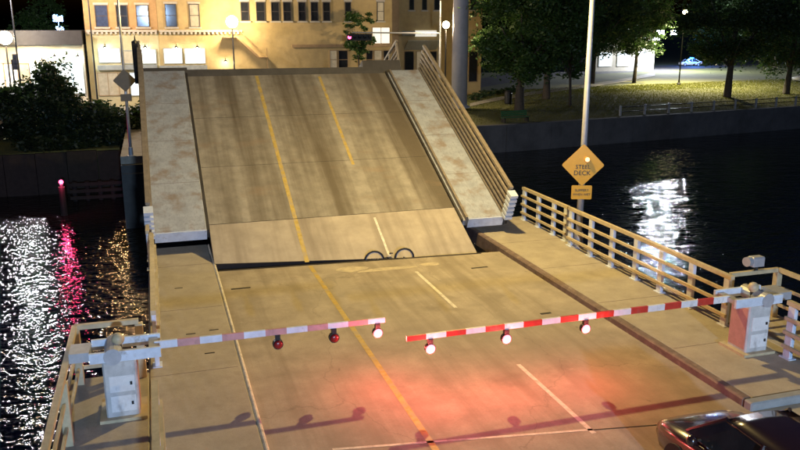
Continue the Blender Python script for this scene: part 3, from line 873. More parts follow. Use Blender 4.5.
# ================================================================== CARS
def make_car(label, paint, loc, rz, group=None, lit=None):
    c = thing('parked_car', label, 'car', loc, rz, group)
    st = [  # y, z bottom, z shoulder, z top, half width
        (2.32, 0.36, 0.56, 0.58, 0.60), (2.26, 0.26, 0.62, 0.66, 0.74), (2.0, 0.2, 0.7, 0.76, 0.86), (1.5, 0.2, 0.77, 0.86, 0.90), (1.0, 0.2, 0.83, 0.93, 0.91),
        (0.3, 0.2, 0.88, 0.95, 0.91), (-0.6, 0.2, 0.9, 0.96, 0.91), (-1.3, 0.2, 0.92, 0.99, 0.91), (-1.9, 0.22, 0.92, 1.0, 0.88), (-2.25, 0.28, 0.86, 0.95, 0.78), (-2.32, 0.4, 0.75, 0.8, 0.66)]
    vs, fs = [], []
    for y, z0, zs, zt, hw in st:
        half = [(0.0, z0), (hw * 0.86, z0), (hw * 0.97, z0 + 0.12), (hw, (z0 + zs) / 2), (hw * 0.985, zs - 0.06), (hw * 0.93, zs), (hw * 0.78, zs + (zt - zs) * 0.7), (hw * 0.4, zt), (0.0, zt + 0.005)]
        prof = half + [(-x, z) for x, z in half[-2:0:-1]]
        vs += [(x, y, z) for x, z in prof]
    n_ = 16
    for i in range(len(st) - 1):
        for k in range(n_):
            k2 = (k + 1) % n_
            fs.append((i * n_ + k, i * n_ + k2, (i + 1) * n_ + k2, (i + 1) * n_ + k))
    fs.append(tuple(range(n_ - 1, -1, -1)))
    fs.append(tuple((len(st) - 1) * n_ + k for k in range(n_)))
    body = MB().add(vs, fs).build('body', paint, c, True)
    # greenhouse
    b0, b1, r0, r1 = 1.35, -1.65, 0.72, -0.85
    zb_, zr, wb, wr = 0.93, 1.43, 0.8, 0.58
    xs = [(-1, wr), (-0.5, wr), (0, wr), (0.5, wr), (1, wr)]
    rv, rf_ = [], []
    ys = [r0 + 0.04, r0 - 0.25, (r0 + r1) / 2, r1 + 0.25, r1 - 0.04]
    for j, y in enumerate(ys):
        for t, _ in xs:
            edge = 0.05 * t * t + (0.03 if j in (0, 4) else 0)
            rv.append((t * (wr + 0.02), y, zr + 0.045 - edge))
    for j in range(4):
        for i in range(4):
            rf_.append((j * 5 + i, (j + 1) * 5 + i, (j + 1) * 5 + i + 1, j * 5 + i + 1))
    top = [v for v in rv]
    rv += [(x, y, z - 0.04) for x, y, z in top]
    rf_ += [tuple(25 + i for i in reversed(f)) for f in rf_[:16]]
    border = [0, 1, 2, 3, 4, 9, 14, 19, 24, 23, 22, 21, 20, 15, 10, 5]
    for i, a_ in enumerate(border):
        b_ = border[(i + 1) % 16]
        rf_.append((a_, b_, b_ + 25, a_ + 25))
    MB().add(rv, rf_).build('roof', paint, body, True)
    gl = 'glass_dark'
    MB().add([(-wb, b0, zb_), (wb, b0, zb_), (wr, r0, zr), (-wr, r0, zr)], [(0, 1, 2, 3)]).build('windscreen', gl, body)
    MB().add([(-wb, b1, zb_), (wb, b1, zb_), (wr, r1, zr), (-wr, r1, zr)], [(3, 2, 1, 0)]).build('rear_window', gl, body)
    ym = -0.1
    for s in (-1, 1):
        MB().add([(s * wb, b0, zb_), (s * wb, ym, zb_), (s * wr, ym, zr), (s * wr, r0, zr)], [(0, 1, 2, 3) if s < 0 else (3, 2, 1, 0)]).build('side_window', gl, body)
        MB().add([(s * wb, ym, zb_), (s * wb, b1, zb_), (s * wr, r1, zr), (s * wr, ym, zr)], [(0, 1, 2, 3) if s < 0 else (3, 2, 1, 0)]).build('side_window', gl, body)
        MB().tube([(s * wb, b0, zb_), (s * wr, r0, zr)], 0.035, 6).build('pillar', paint, body)
        MB().tube([(s * wb, ym, zb_), (s * wr, ym, zr)], 0.035, 6).build('pillar', paint, body)
        MB().tube([(s * wb, b1, zb_), (s * wr, r1, zr)], 0.05, 6).build('pillar', paint, body)
        MB().tube([(s * (wb + 0.02), b0, zb_ + 0.0), (s * (wb + 0.03), ym, zb_), (s * (wb + 0.02), b1, zb_)], 0.014, 6).build('window_trim', 'chrome', body)
        MB().beam((s * 0.92, 0.55, 0.72), (s * 0.92, 0.4, 0.72), 0.03, 0.03).build('door_handle', 'chrome', body)
        mr_ = MB().ball((s * 0.98, 0.98, 0.98), 0.09, 10, 7).build('mirror', paint, body, True)
        MB().tube([(s * 0.8, 1.0, 0.95), (s * 0.95, 0.98, 0.97)], 0.02, 6).build('mirror_arm', 'rubber', mr_)
        MB().ball((s * 0.64, 2.12, 0.6), 0.1, 12, 8).build('headlight', 'headlamp', body, True)
        MB().ball((s * 0.68, -2.2, 0.78), 0.11, 12, 8).build('tail_light', 'red_lens_off', body, True)
        for y in (1.42, -1.38):
            w_ = MB().tube([(s * 0.72, y, 0.32), (s * 0.925, y, 0.32)], 0.32, 22).build('tyre', 'rubber', c)
            MB().tube([(s * 0.88, y, 0.32), (s * 0.935, y, 0.32)], 0.2, 14).build('rim', 'galvanised', w_)
    if lit:
        lb = MB().cbox(-0.6, 0.6, -0.4, -0.05, zr + 0.05, zr + 0.3, 0.04).build('light_bar', 'blue_flash', body)
        for x in (-0.45, 0, 0.45):
            MB().cbox(x - 0.16, x + 0.16, -0.46, -0.41, zr + 0.08, zr + 0.26, 0.01).build('flash_lens', 'blue_flash', lb)
        for s_ in (-1, 1):
            MB().box(s_ * 0.94 - 0.02, s_ * 0.94 + 0.02, -0.9, 0.9, 0.66, 0.82).build('side_flasher', 'blue_flash', body)
        point_light(c, (-1.8, 0.0, zr + 1.2), 2600, (0.06, 0.25, 1.0), 0.3)
    return c
make_car('dark maroon-black sedan beside the right sidewalk with chrome window trim', 'car_paint', (8.66, 8.2, 0.0), R(-2))
pc = onz(690, 66, GZ)
make_car('parked car lit blue by its flashing roof light, beyond the park trees', 'car_white', (pc.x, pc.y, GZ + 0.02), R(75), None, True)
pc = onz(806, 82, GZ)
make_car('pale parked car beyond the park lawn, past the largest tree', 'car_white', (pc.x + 0.5, pc.y, GZ + 0.02), R(80))

# ================================================================== BUILDINGS ON THE FAR BANK
YB = 84.0
def bx_px(u0, u1, v0, v1, Y):
    p, q = ony(u0, v1, Y), ony(u1, v0, Y)
    return p.x, q.x, p.z, q.z
def window(par, o, u0, u1, v0, v1, Y, pane='glass_dark', frame='frame_dark', mull=1, sill=True, trans=0):
    x0, x1, z0, z1 = bx_px(u0, u1, v0, v1, Y)
    x0, x1, z0, z1 = x0 - o[0], x1 - o[0], z0 - o[2], z1 - o[2]
    y = Y - o[1]
    f = MB()
    t = 0.07
    f.box(x0, x0 + t, y - 0.08, y + 0.1, z0, z1).box(x1 - t, x1, y - 0.08, y + 0.1, z0, z1)
    f.box(x0 + t, x1 - t, y - 0.08, y + 0.1, z1 - t, z1).box(x0 + t, x1 - t, y - 0.08, y + 0.1, z0, z0 + t)
    for k in range(1, mull + 1):
        xm = x0 + (x1 - x0) * k / (mull + 1)
        f.box(xm - 0.03, xm + 0.03, y - 0.06, y + 0.08, z0 + t, z1 - t)
    if trans:
        zm = z0 + (z1 - z0) * trans
        f.box(x0 + t, x1 - t, y - 0.07, y - 0.061, zm - 0.03, zm + 0.03)
    wf = f.build('window', frame, par)
    MB().box(x0 + t, x1 - t, y - 0.03, y - 0.012, z0 + t, z1 - t).build('pane', pane, wf)
    if sill:
        MB().box(x0 - 0.12, x1 + 0.12, y - 0.18, y - 0.002, z0 - 0.16, z0 - 0.005).build('sill', 'stone_sill', wf)
        MB().box(x0 - 0.1, x1 + 0.1, y - 0.05, y - 0.002, z1 + 0.005, z1 + 0.22).build('lintel', 'stone_sill', wf)
    return wf
def block(par, o, u0, u1, v0, v1, Y, depth, name, m_, front=0.0):
    x0, x1, z0, z1 = bx_px(u0, u1, v0, v1, Y)
    return MB().box(x0 - o[0], x1 - o[0], Y - o[1] - front, Y - o[1] + depth, z0 - o[2], z1 - o[2]).build(name, m_, par)
def gooseneck(par, o, u, v, Y, power, colr):
    p = ony(u, v, Y) - Vector(o)
    g_ = MB().tube([(p.x, p.y, p.z + 0.1), (p.x, p.y - 0.35, p.z + 0.2), (p.x, p.y - 0.6, p.z + 0.05)], 0.025, 6).build('wall_lamp', 'dark_metal', par)
    MB().lathe([(0.2, -0.16), (0.12, 0.0), (0.04, 0.06)], (p.x, p.y - 0.6, p.z), 12).build('shade', 'dark_metal', g_)
    MB().ball((p.x, p.y - 0.6, p.z - 0.15), 0.09, 8, 6).build('bulb', 'bulb_cool', g_, True)
    point_light(g_, (p.x, p.y - 0.6, p.z - 0.32), power, colr, 0.08)

# corner shop with orange brick upper floor
o1 = (-2.0, YB, GZ)
b1_ = thing('corner_building', 'orange brick corner building with cream shopfront and three upper windows', 'building', o1)
xl_, xr_ = ony(85, 30, YB).x, ony(158, 30, YB).x
zc_ = ony(120, 33, YB).z
MB().box(xl_ + 2, xr_ + 2 - 0.01, 0.0, 14, zc_ - GZ + 0.01, 14).build('upper_wall', 'brick_orange', b1_)
MB().box(xl_ + 2, xr_ + 2 - 0.01, 0.0, 14, 0, zc_ - GZ).build('shop_wall', 'stucco_cream', b1_)
for u0, u1 in ((96, 107), (117, 127), (137, 148)):
    window(b1_, o1, u0, u1, 5, 27, YB, 'glass_blue' if u0 != 117 else 'glass_dark', 'frame_dark', 0, True, 0.5)
def cornice(par, o, ua, ub, Y):
    x0, x1 = ony(ua, 32, Y).x - o[0], ony(ub, 32, Y).x - o[0]
    z = ony((ua + ub) / 2, 33, Y).z - o[2]
    y = Y - o[1]
    c_ = MB().box(x0, x1, y - 0.22, y - 0.003, z + 0.1, z + 0.3).build('cornice', 'stone_sill', par)
    d_ = MB()
    x = x0 + 0.1
    while x < x1 - 0.2:
        d_.box(x, x + 0.2, y - 0.2, y - 0.003, z - 0.12, z + 0.098)
        x += 0.42
    tag(d_.build('dentil_band', 'stone_sill', c_), kind='stuff')
cornice(b1_, o1, 86, 157, YB)
window(b1_, o1, 99, 120, 48, 63, YB, 'lit_pane_cool', 'trim_grey', 0, False)
window(b1_, o1, 122, 140, 50, 64, YB, 'lit_pane_dim', 'trim_grey', 0, False)
window(b1_, o1, 142, 156, 49, 64, YB, 'lit_pane', 'trim_grey', 0, False)
block(b1_, o1, 98, 157, 64.5, 70, YB, -0.01, 'shop_fascia', 'trim_grey', 0.25)
window(b1_, o1, 99, 128, 72, 96, YB, 'lit_pane_dim', 'trim_tan', 2, False)
window(b1_, o1, 131, 155, 72, 96, YB, 'lit_pane_cool', 'trim_grey', 1, False)
gooseneck(b1_, o1, 105, 46, YB, 90, (0.75, 1.0, 0.9))
gooseneck(b1_, o1, 145, 46, YB, 70, (0.75, 1.0, 0.9))

# long yellow block
o2 = (14, YB, GZ)
b2_ = thing('brick_building', 'long yellow brick building with a row of upper windows and white garage door', 'building', o2)
x0, x1 = ony(158, 30, YB).x, ony(392, 30, YB).x
MB().box(x0 - 14, x1 - 14, 0.02, 16, 0, 14.6).build('wall', 'brick_yellow', b2_)
for u0, u1 in ((166, 176), (190, 199), (241, 248.5), (256.5, 264.5), (271.5, 279), (283.5, 291), (298.5, 305.5), (311, 318), (323, 330), (345, 351), (377, 384)):
    window(b2_, o2, u0, u1, 4 if u0 < 240 else 2, 27 if u0 < 200 else 21, YB + 0.02, 'glass_dark' if u0 not in (190, 377) else 'lit_pane_dim', 'frame_dark', 0, True, 0.5)
cornice(b2_, o2, 159, 242, YB + 0.02)
window(b2_, o2, 164, 182, 48, 64, YB + 0.02, 'lit_pane', 'trim_grey', 0, False)
window(b2_, o2, 185, 205, 48, 64, YB + 0.02, 'lit_pane_cool', 'trim_grey', 0, False)
block(b2_, o2, 160, 207, 65, 73, YB + 0.02, -0.01, 'shop_fascia', 'trim_grey', 0.25)
MB().box(ony(292, 48, YB).x - 14, ony(392, 48, YB).x - 14, -0.12, 0.01, ony(300, 47.5, YB).z - GZ, ony(300, 44.5, YB).z - GZ).build('belt_course', 'trim_tan', b2_)
gx0, gx1, gz0, gz1 = bx_px(297, 326, 82, 49, YB)
gd = MB().box(gx0 - 14, gx1 - 14, -0.04, 0.012, 0.14, gz1 - GZ).build('garage_door', 'gate_white', b2_)
for k in range(1, 4):
    zz = 0.14 + (gz1 - GZ - 0.14) * k / 4
    MB().box(gx0 - 14 + 0.05, gx1 - 14 - 0.05, -0.05, -0.041, zz - 0.02, zz + 0.02).build('door_seam', 'trim_grey', gd)
xm = (gx0 + gx1) / 2 - 14
MB().box(xm - 0.05, xm + 0.05, -0.05, -0.041, 0.2, gz1 - GZ - 0.1).build('door_seam', 'trim_grey', gd)
for u0, u1 in ((330, 337), (338.5, 348), (366, 373), (374, 382), (383, 390)):
    window(b2_, o2, u0, u1, 50, 82, YB + 0.02, 'lit_pane_dim' if u0 in (330, 374) else 'glass_dark', 'trim_tan', 0, False, 0.7)
window(b2_, o2, 372, 390, 27, 44, YB + 0.02, 'lit_pane', 'trim_tan', 1, False)
gooseneck(b2_, o2, 176, 46, YB, 70, (1.0, 0.95, 0.75))
gooseneck(b2_, o2, 197, 46, YB, 70, (1.0, 0.95, 0.75))
gooseneck(b2_, o2, 225, 60, YB, 90, (1.0, 0.92, 0.7))
# fire escape
fe = thing('fire_escape', 'steel fire escape stair slanting down the yellow brick facade', 'stairs', (ony(235, 40, YB).x, YB - 0.7, GZ))
o3 = Vector((ony(235, 40, YB).x, YB - 0.7, GZ))
pa, pb = ony(237, 37, YB - 0.7) - o3, ony(258, 57, YB - 0.7) - o3
for y in (-0.35, 0.35):
    MB().beam(pa + Vector((0, y, 0)), pb + Vector((0, y, 0)), 0.06, 0.22).build('stringer', 'trim_tan', fe)
    MB().beam(pa + Vector((0, y, 0.9)), pb + Vector((0, y, 0.9)), 0.05, 0.06).build('hand_rail', 'trim_tan', fe)
for k in range(9):
    p = pa + (pb - pa) * ((k + 0.5) / 9)
    MB().box(p.x - 0.12, p.x + 0.12, -0.31, 0.31, p.z - 0.02, p.z + 0.02).build('tread', 'trim_tan', fe)
MB().box(pb.x, pb.x + 1.0, -0.4, 0.69, pb.z - 0.06, pb.z).build('landing', 'trim_tan', fe)
MB().box(pa.x - 1.4, pa.x, -0.4, 0.69, pa.z - 0.06, pa.z).build('landing', 'trim_tan', fe)
for x in (pb.x + 0.9,):
    MB().beam((x, -0.35, 0.13), (x, -0.35, pb.z + 0.9), 0.07, 0.07).build('post', 'trim_tan', fe)

# building past the tan pilaster
o4 = (33, 88, GZ)
b4 = thing('brick_building', 'yellow building with a pale awning and white sign board past the brick pilaster', 'building', o4)
x0, x1 = ony(396, 30, 88).x, ony(482, 30, 88).x
MB().box(x0 - 33, x1 - 33, 0.0, 14, 0, 13.5).build('wall', 'brick_yellow', b4)
block(b4, o4, 392, 399, -40, 70, 86, 2.1, 'pilaster', 'trim_tan')
for u0, u1 in ((409, 414), (422, 427), (434, 440), (470, 476)):
    window(b4, o4, u0, u1, -6, 10, 88, 'glass_dark', 'frame_dark', 0, True)
block(b4, o4, 415, 436, 30.5, 36.5, 88, -0.01, 'sign_board', 'lit_pane', 0.2)
block(b4, o4, 402, 415, 31, 36, 88, -0.01, 'sign_board', 'trim_grey', 0.15)
x0, x1, z0, z1 = bx_px(404, 436, 49, 40, 88)
MB().add([(x0 - 33, 0, z1 - GZ), (x1 - 33, 0, z1 - GZ), (x1 - 33, -1.6, z0 - GZ), (x0 - 33, -1.6, z0 - GZ), (x0 - 33, 0, z1 - GZ - .08), (x1 - 33, 0, z1 - GZ - .08), (x1 - 33, -1.6, z0 - GZ - .08), (x0 - 33, -1.6, z0 - GZ - .08)],
         [(3, 2, 1, 0), (4, 5, 6, 7), (2, 3, 7, 6), (0, 3, 7, 4), (1, 2, 6, 5)]).build('awning', 'awning', b4)
for u0, u1 in ((404, 414), (416, 426), (427, 437), (468, 478)):
    window(b4, o4, u0, u1, 51, 82, 88, 'glass_dark' if u0 != 416 else 'lit_pane_dim', 'trim_tan', 0, False)

# low white shop on the left
o5 = (-12, 83, GZ)
b5 = thing('low_building', 'low flat-roofed white building behind the bright globe lamp', 'building', o5)
x0, x1 = ony(-60, 60, 83).x, ony(84, 60, 83).x
zt_ = ony(50, 45, 83).z
MB().box(x0 + 12, x1 + 12, 0, 12, 0, zt_ - GZ).build('wall', 'stucco_white', b5)
MB().box(x0 + 11.8, x1 + 12, -0.5, 12.3, zt_ - GZ, zt_ - GZ + 1.35).build('roof', 'roof_dark', b5)
for u0, u1, pn in ((-10, 4, 'lit_pane'), (6, 18, 'lit_pane'), (20, 29, 'lit_pane_dim'), (32, 44, 'lit_pane_cool'), (46, 58, 'lit_pane_cool'), (60, 72, 'lit_pane_cool'), (73, 83, 'lit_pane_cool')):
    window(b5, o5, u0, u1, 63, 94, 83, pn, 'trim_tan' if u0 < 30 else 'trim_grey', 0 if u0 < 30 else 1, False)
gooseneck(b5, o5, 55, 55, 83, 130, (0.6, 1.0, 0.95))
gooseneck(b5, o5, 78, 55, 83, 130, (0.6, 1.0, 0.95))

# lit white building behind the park
o6 = (84.5, 128, GZ)
b6 = thing('low_building', 'small white building with two floodlights, seen through the park trees', 'building', o6)
MB().box(-7, 5.5, 0, 9, 0, 5.5).build('wall', 'stucco_white', b6)
MB().box(-7.4, 5.9, -0.6, 9.3, 5.5, 6.0).build('roof', 'roof_dark', b6)
for x in (-6.2, -2.4, 1.4):
    MB().box(x, x + 2.6, -0.06, 0.01, 0.9, 3.4).build('window', 'lit_pane_cool', b6)
for u in (660, 674):
    p = ony(u, 33, 127) - Vector(o6)
    f_ = MB().cbox(p.x - 0.5, p.x + 0.5, -1.6, -0.65, p.z - 0.3, p.z + 0.45, 0.05).build('floodlight', 'bulb_cool', b6)
    MB().beam((p.x, -0.65, p.z), (p.x, 0.0, p.z - 0.4), 0.12, 0.12).build('bracket', 'dark_metal', f_)
    point_light(f_, (p.x, -2.0, p.z - 0.1), 17000, (0.85, 0.9, 1.0), 0.25)

# boathouse on the left shore
o7 = Vector((-14.0, 60.5, -1.2))
b7 = thing('boathouse', 'small boathouse with brown hipped roof at the left shore', 'boathouse', o7)
MB().box(-3, 3.0, -0.8, 5, -0.25, 2.0).build('wall', 'wood_dark', b7)
MB().add([(-3.6, -1.5, 2.0), (3.6, -1.5, 2.0), (3.6, 5.6, 2.0), (-3.6, 5.6, 2.0), (-1.0, 2.0, 3.9), (1.0, 2.0, 3.9)],
         [(0, 1, 5, 4), (1, 2, 5), (2, 3, 4, 5), (3, 0, 4), (3, 2, 1, 0)]).build('roof', 'roof_shingle', b7)
MB().box(-3.62, 3.62, -1.56, -1.501, 1.86, 2.05).build('fascia', 'stone_sill', b7)
MB().box(3.601, 3.66, -1.5, 5.6, 1.86, 2.05).build('fascia', 'stone_sill', b7)
MB().box(-0.6, 0.6, -0.86, -0.801, -0.1, 1.7).build('door', 'frame_dark', b7)

# ------------------------------------------------ far lamps
def globe_lamp(label, u, v, Y, power, colr, rb=0.34, mat_='bulb_warm', zg=GZ + 0.012, pole=0.09, spot=None):
    p = ony(u, v, Y)
    s = thing('street_lamp', label, 'street lamp', (p.x, Y, zg))
    h = p.z - zg
    MB().lathe([(0.3, 0), (0.3, 0.1), (0.16, 0.3), (pole, 0.8)], (0, 0, 0), 12).build('base', 'dark_metal', s)
    MB().tube([(0, 0, 0.8), (0, 0, h - rb)], [pole, pole * 0.8], 10).build('pole', 'dark_metal', s)
    MB().lathe([(0.06, -0.12), (0.16, 0.0)], (0, 0, h - rb), 12).build('collar', 'dark_metal', s)
    MB().ball((0, 0, h + 0.02), rb, 16, 10).build('globe', mat_, s, True)
    point_light(s, (0, -rb - 0.12 if not spot else 0, h if not spot else h - rb - 0.25), power, colr, rb * 0.8, spot)
    return s
WRM = (1.0, 0.76, 0.45)
globe_lamp('bright globe lamp on a dark post before the low white building', 5, 38, 81.2, 4500, WRM, 0.62)
globe_lamp('bright globe lamp close against the yellow brick facade', 232, 22, 82.6, 3300, WRM, 0.6, zg=GZ + 0.13)
globe_lamp('bright globe lamp on a post beside the thick grey mast', 446, 25, 76.6, 3600, WRM, 0.36)
globe_lamp('bright globe lamp standing among the park trees', 685, 12, 95, 60000, (1.0, 0.86, 0.5), 0.32, spot=146)
lt = ony(58, 18, 150)
tw = thing('floodlight_mast', 'tall mast with two blue-white floodlights behind the low roof', 'floodlight', (lt.x, 150, GZ))
MB().tube([(0, 0, 0), (0, 0, lt.z - GZ + 0.8)], [0.16, 0.1], 10).build('pole', 'dark_metal', tw)
for v in (18, 30):
    z = ony(58, v, 150).z - GZ
    MB().cbox(-0.8, 0.8, -0.6, -0.12, z - 0.6, z + 0.6, 0.2).build('floodlight', 'bulb_blue', tw)
point_light(tw, (0, -1.3, lt.z - GZ - 1), 4000, (0.35, 0.55, 1.0), 0.5)

ht = ony(13, 20, 77)
tw2 = thing('street_lamp', 'tall dark lamp post on the shore beside the bright globe lamp', 'street lamp', (ht.x, 77, GZ + 0.012))
MB().lathe([(0.25, 0), (0.25, 0.1), (0.1, 0.4)], (0, 0, 0), 12).build('base', 'dark_metal', tw2)
MB().tube([(0, 0, 0.4), (0, 0, 11.4)], [0.09, 0.06], 8).build('pole', 'dark_metal', tw2)
MB().tube([(0, 0, 11.3), (-0.9, -1.2, 11.7)], 0.04, 8).build('arm', 'dark_metal', tw2)
hd_ = MB().lathe([(0.05, 0.15), (0.25, 0.08), (0.28, 0)], (-0.9, -1.2, 11.65), 14).build('head', 'dark_metal', tw2)
MB().lathe([(0.22, 0), (0.15, -0.08), (0.02, -0.1)], (-0.9, -1.2, 11.648), 14).build('bulb', 'bulb_cool', hd_, True)
point_light(tw2, (-0.9, -1.2, 11.3), 10000, (1.0, 0.94, 0.97), 0.3)
tl = ony(90, 20, 79)
tl_ = thing('street_lamp', 'dark lamp post rising at the seam between the white and orange buildings', 'street lamp', (tl.x, 79, GZ + 0.012))
MB().lathe([(0.25, 0), (0.25, 0.1), (0.1, 0.4)], (0, 0, 0), 12).build('base', 'dark_metal', tl_)
MB().tube([(0, 0, 0.4), (0, 0, 11.2)], [0.09, 0.06], 8).build('pole', 'dark_metal', tl_)
MB().tube([(0, 0, 11.1), (1.5, -0.5, 11.5)], 0.04, 8).build('arm', 'dark_metal', tl_)
hd_ = MB().lathe([(0.05, 0.15), (0.25, 0.08), (0.28, 0)], (1.5, -0.5, 11.4), 14).build('head', 'dark_metal', tl_)
MB().lathe([(0.22, 0), (0.15, -0.08), (0.02, -0.1)], (1.5, -0.5, 11.398), 14).build('bulb', 'bulb_warm', hd_, True)
point_light(tl_, (1.5, -0.5, 11.1), 2200, (1.0, 0.62, 0.28), 0.2)

# thick grey mast
pm = ony(459, 107, 75)
ms_ = thing('steel_mast', 'thick pale grey cylindrical mast standing at the street corner', 'mast', (pm.x, 75, GZ - 0.1))
MB().lathe([(1.1, 0), (1.1, 0.15), (0.86, 0.18), (0.86, 0.3)], (0, 0, 0), 20).build('base_flange', 'mast_grey', ms_)
MB().tube([(0, 0, 0.3), (0, 0, 9), (0, 0, 18)], [0.82, 0.78, 0.72], 24).build('shaft', 'mast_grey', ms_, True)

# traffic signals
ps = ony(440, 40, 78)
ts = thing('traffic_signal', 'mast-arm traffic signal with a horizontal dark head, red lens lit', 'traffic light', (ps.x, 78, GZ + 0.012))
zh = ony(355, 37, 78).z - GZ
za = ony(400, 33.5, 78).z - GZ
MB().lathe([(0.3, 0), (0.3, 0.05), (0.18, 0.1)], (0, 0, 0), 12).build('base', 'galvanised', ts)
MB().tube([(0, 0, 0.1), (0, 0, 10.5)], [0.13, 0.09], 10).build('pole', 'galvanised', ts)
xa = ony(352, 34, 78).x - ps.x
MB().tube([(0, 0, za), (xa, 0, za + 0.1)], [0.1, 0.06], 8).build('mast_arm', 'galvanised', ts)
hx0, hx1 = ony(346, 37, 78).x - ps.x, ony(371, 37, 78).x - ps.x
hd = MB().cbox(hx0, hx1, -0.4, -0.11, zh - 0.36, zh + 0.3, 0.03).build('signal_head', 'dark_metal', ts)
for k in range(5):
    x = hx0 + (hx1 - hx0) * (k + 0.5) / 5
    MB().tube([(x, -0.4, zh - 0.03), (x, -0.44, zh - 0.03)], 0.17, 12).build('lens', 'nav_red' if k == 0 else 'glass_dark', hd)
    MB().tube([(x, -0.44, zh + 0.12), (x, -0.62, zh + 0.12)], 0.12, 8).build('visor', 'dark_metal', hd)
p2 = ony(12, 62, 79)
t2 = thing('traffic_signal', 'dark upright traffic signal head on a post below the bright globe lamp', 'traffic light', (p2.x, 79, GZ + 0.012))
z2 = p2.z - GZ
MB().tube([(0, 0, 0), (0, 0, z2 + 0.2)], 0.08, 8).build('pole', 'dark_metal', t2)
h2 = MB().cbox(0.09, 0.55, -0.2, 0.2, z2 - 0.7, z2 + 0.7, 0.03).build('signal_head', 'dark_metal', t2)
for k in range(3):
    MB().tube([(0.32, -0.2, z2 + 0.42 - 0.42 * k), (0.32, -0.25, z2 + 0.42 - 0.42 * k)], 0.15, 12).build('lens', 'glass_dark', h2)

# red navigation light on a timber fender
pn = onz(61, 182, -1.9)
nv = thing('navigation_light', 'small red navigation light on a timber pile', 'beacon', (pn.x, pn.y, WZ - 1))
MB().tube([(0, 0, 0), (0, 0, 2.8)], 0.2, 10).build('pile', 'wood_dark', nv)
MB().tube([(0, 0, 2.8), (0, 0, 2.95)], 0.12, 10).build('bracket', 'dark_metal', nv)
MB().ball((0, 0, 3.1), 0.13, 12, 8).build('lens', 'nav_red', nv, True)
point_light(nv, (0, -0.3, 3.1), 160, (1.0, 0.06, 0.2), 0.12)
fd = thing('timber_fender', 'dark timber fender of piles and planks beside the far pier', 'fender', (-3.2, 55.2, WZ - 1))
for k in range(6):
    MB().tube([(-2.2 + k * 0.8, 0, 0), (-2.2 + k * 0.8, 0, 2.3)], 0.15, 8).build('pile', 'wood_dark', fd)
for z in (1.25, 1.7, 2.15):
    MB().beam((-2.5, -0.2, z), (2.1, -0.2, z), 0.1, 0.22).build('plank', 'wood_dark', fd)

# ================================================================== TREES AND BUSHES
rng = np.random.default_rng(11)
def crown_mesh(name, m_, rad, nclump, per, leaf, flat=0.35, seed=0):
    r_ = np.random.default_rng(seed)
    rx, ry, rz = rad
    d = r_.normal(size=(nclump, 3))
    d /= np.linalg.norm(d, axis=1)[:, None]
    rr = r_.uniform(0.35, 1.0, nclump) ** 0.6
    c = d * rr[:, None] * np.array([rx, ry, rz])
    c[:, 2] += rz
    # uneven outline
    c *= (1 + 0.18 * np.sin(d[:, 0:1] * 5 + seed) + 0.14 * np.cos(d[:, 2:3] * 7 + seed))
    cr_ = r_.uniform(0.5, 1.15, nclump) * (rx * 0.2)
    P = np.repeat(c, per, 0) + r_.normal(size=(nclump * per, 3)) * np.repeat(cr_, per)[:, None] * np.array([1, 1, 0.6]) * 0.6
    N = len(P)
    a = r_.normal(size=(N, 3)); a[:, 2] *= 0.5
    a /= np.linalg.norm(a, axis=1)[:, None]
    b_ = np.cross(a, r_.normal(size=(N, 3)))
    b_ /= np.linalg.norm(b_, axis=1)[:, None]
    s = r_.uniform(0.6, 1.3, N)[:, None] * leaf
    V = np.stack([P - a * s, P + b_ * s * 0.5, P + a * s, P - b_ * s * 0.5], 1).reshape(-1, 3)
    me = bpy.data.meshes.new(name)
    me.vertices.add(N * 4)
    me.vertices.foreach_set('co', V.ravel())
    me.loops.add(N * 4)
    me.loops.foreach_set('vertex_index', np.arange(N * 4, dtype=np.int32))
    me.polygons.add(N)
    me.polygons.foreach_set('loop_start', np.arange(0, N * 4, 4, dtype=np.int32))
    me.update()
    me.validate()
    me.materials.append(M[m_])
    return me
def tree(label, loc, trunk_h, rad, m_='leaf_mid', nclump=110, per=75, leaf=0.2, tr=0.3, seed=1, name='park_tree', cat='tree', group=None):
    t = thing(name, label, cat, loc, 0, group)
    lean = random.uniform(-0.3, 0.3)
    top = Vector((lean, 0, trunk_h + rad[2] * 0.9))
    tk = MB()
    tk.tube([(0, 0, -0.3), (0, 0, 0.2), (lean * 0.3, 0, trunk_h * 0.5), (lean * 0.7, 0, trunk_h), top], [tr * 1.5, tr * 1.1, tr * 0.9, tr * 0.75, tr * 0.25], 10)
    rr = random.Random(seed)
    for k in range(7):
        a = k * 2 * math.pi / 7 + rr.uniform(-.3, .3)
        z0 = trunk_h * rr.uniform(0.85, 1.15)
        e = Vector((math.cos(a) * rad[0] * 0.75, math.sin(a) * rad[1] * 0.75, trunk_h + rad[2] * rr.uniform(0.4, 1.3)))
        s0 = Vector((lean * 0.7, 0, z0))
        mdl = s0.lerp(e, 0.5) + Vector((0, 0, 0.4))
        tk.tube([s0, mdl, e], [tr * 0.4, tr * 0.24, tr * 0.06], 6)
    tk.build('trunk', 'bark', t, True)
    me = crown_mesh('crown', m_, rad, nclump, per, leaf, seed=seed)
    o = bpy.data.objects.new('crown', me)
    col.objects.link(o)
    o.parent = t
    o.location = (lean * 0.7, 0, trunk_h - 0.6)
    return t
def at(u, v, z):
    return tuple(onground(u, v))
GP = 'trees in the riverside park'
tree('broad park tree with thick trunk next to the litter bin', at(519, 111, -1.12), 3.4, (5.6, 5.0, 5.2), seed=3, tr=0.48, group=GP, nclump=255)
tree('park tree behind the path, between the litter bin tree and the slim tree', at(546, 99, -0.95), 3.8, (5.6, 5.0, 5.4), seed=5, tr=0.42, group=GP, nclump=225)
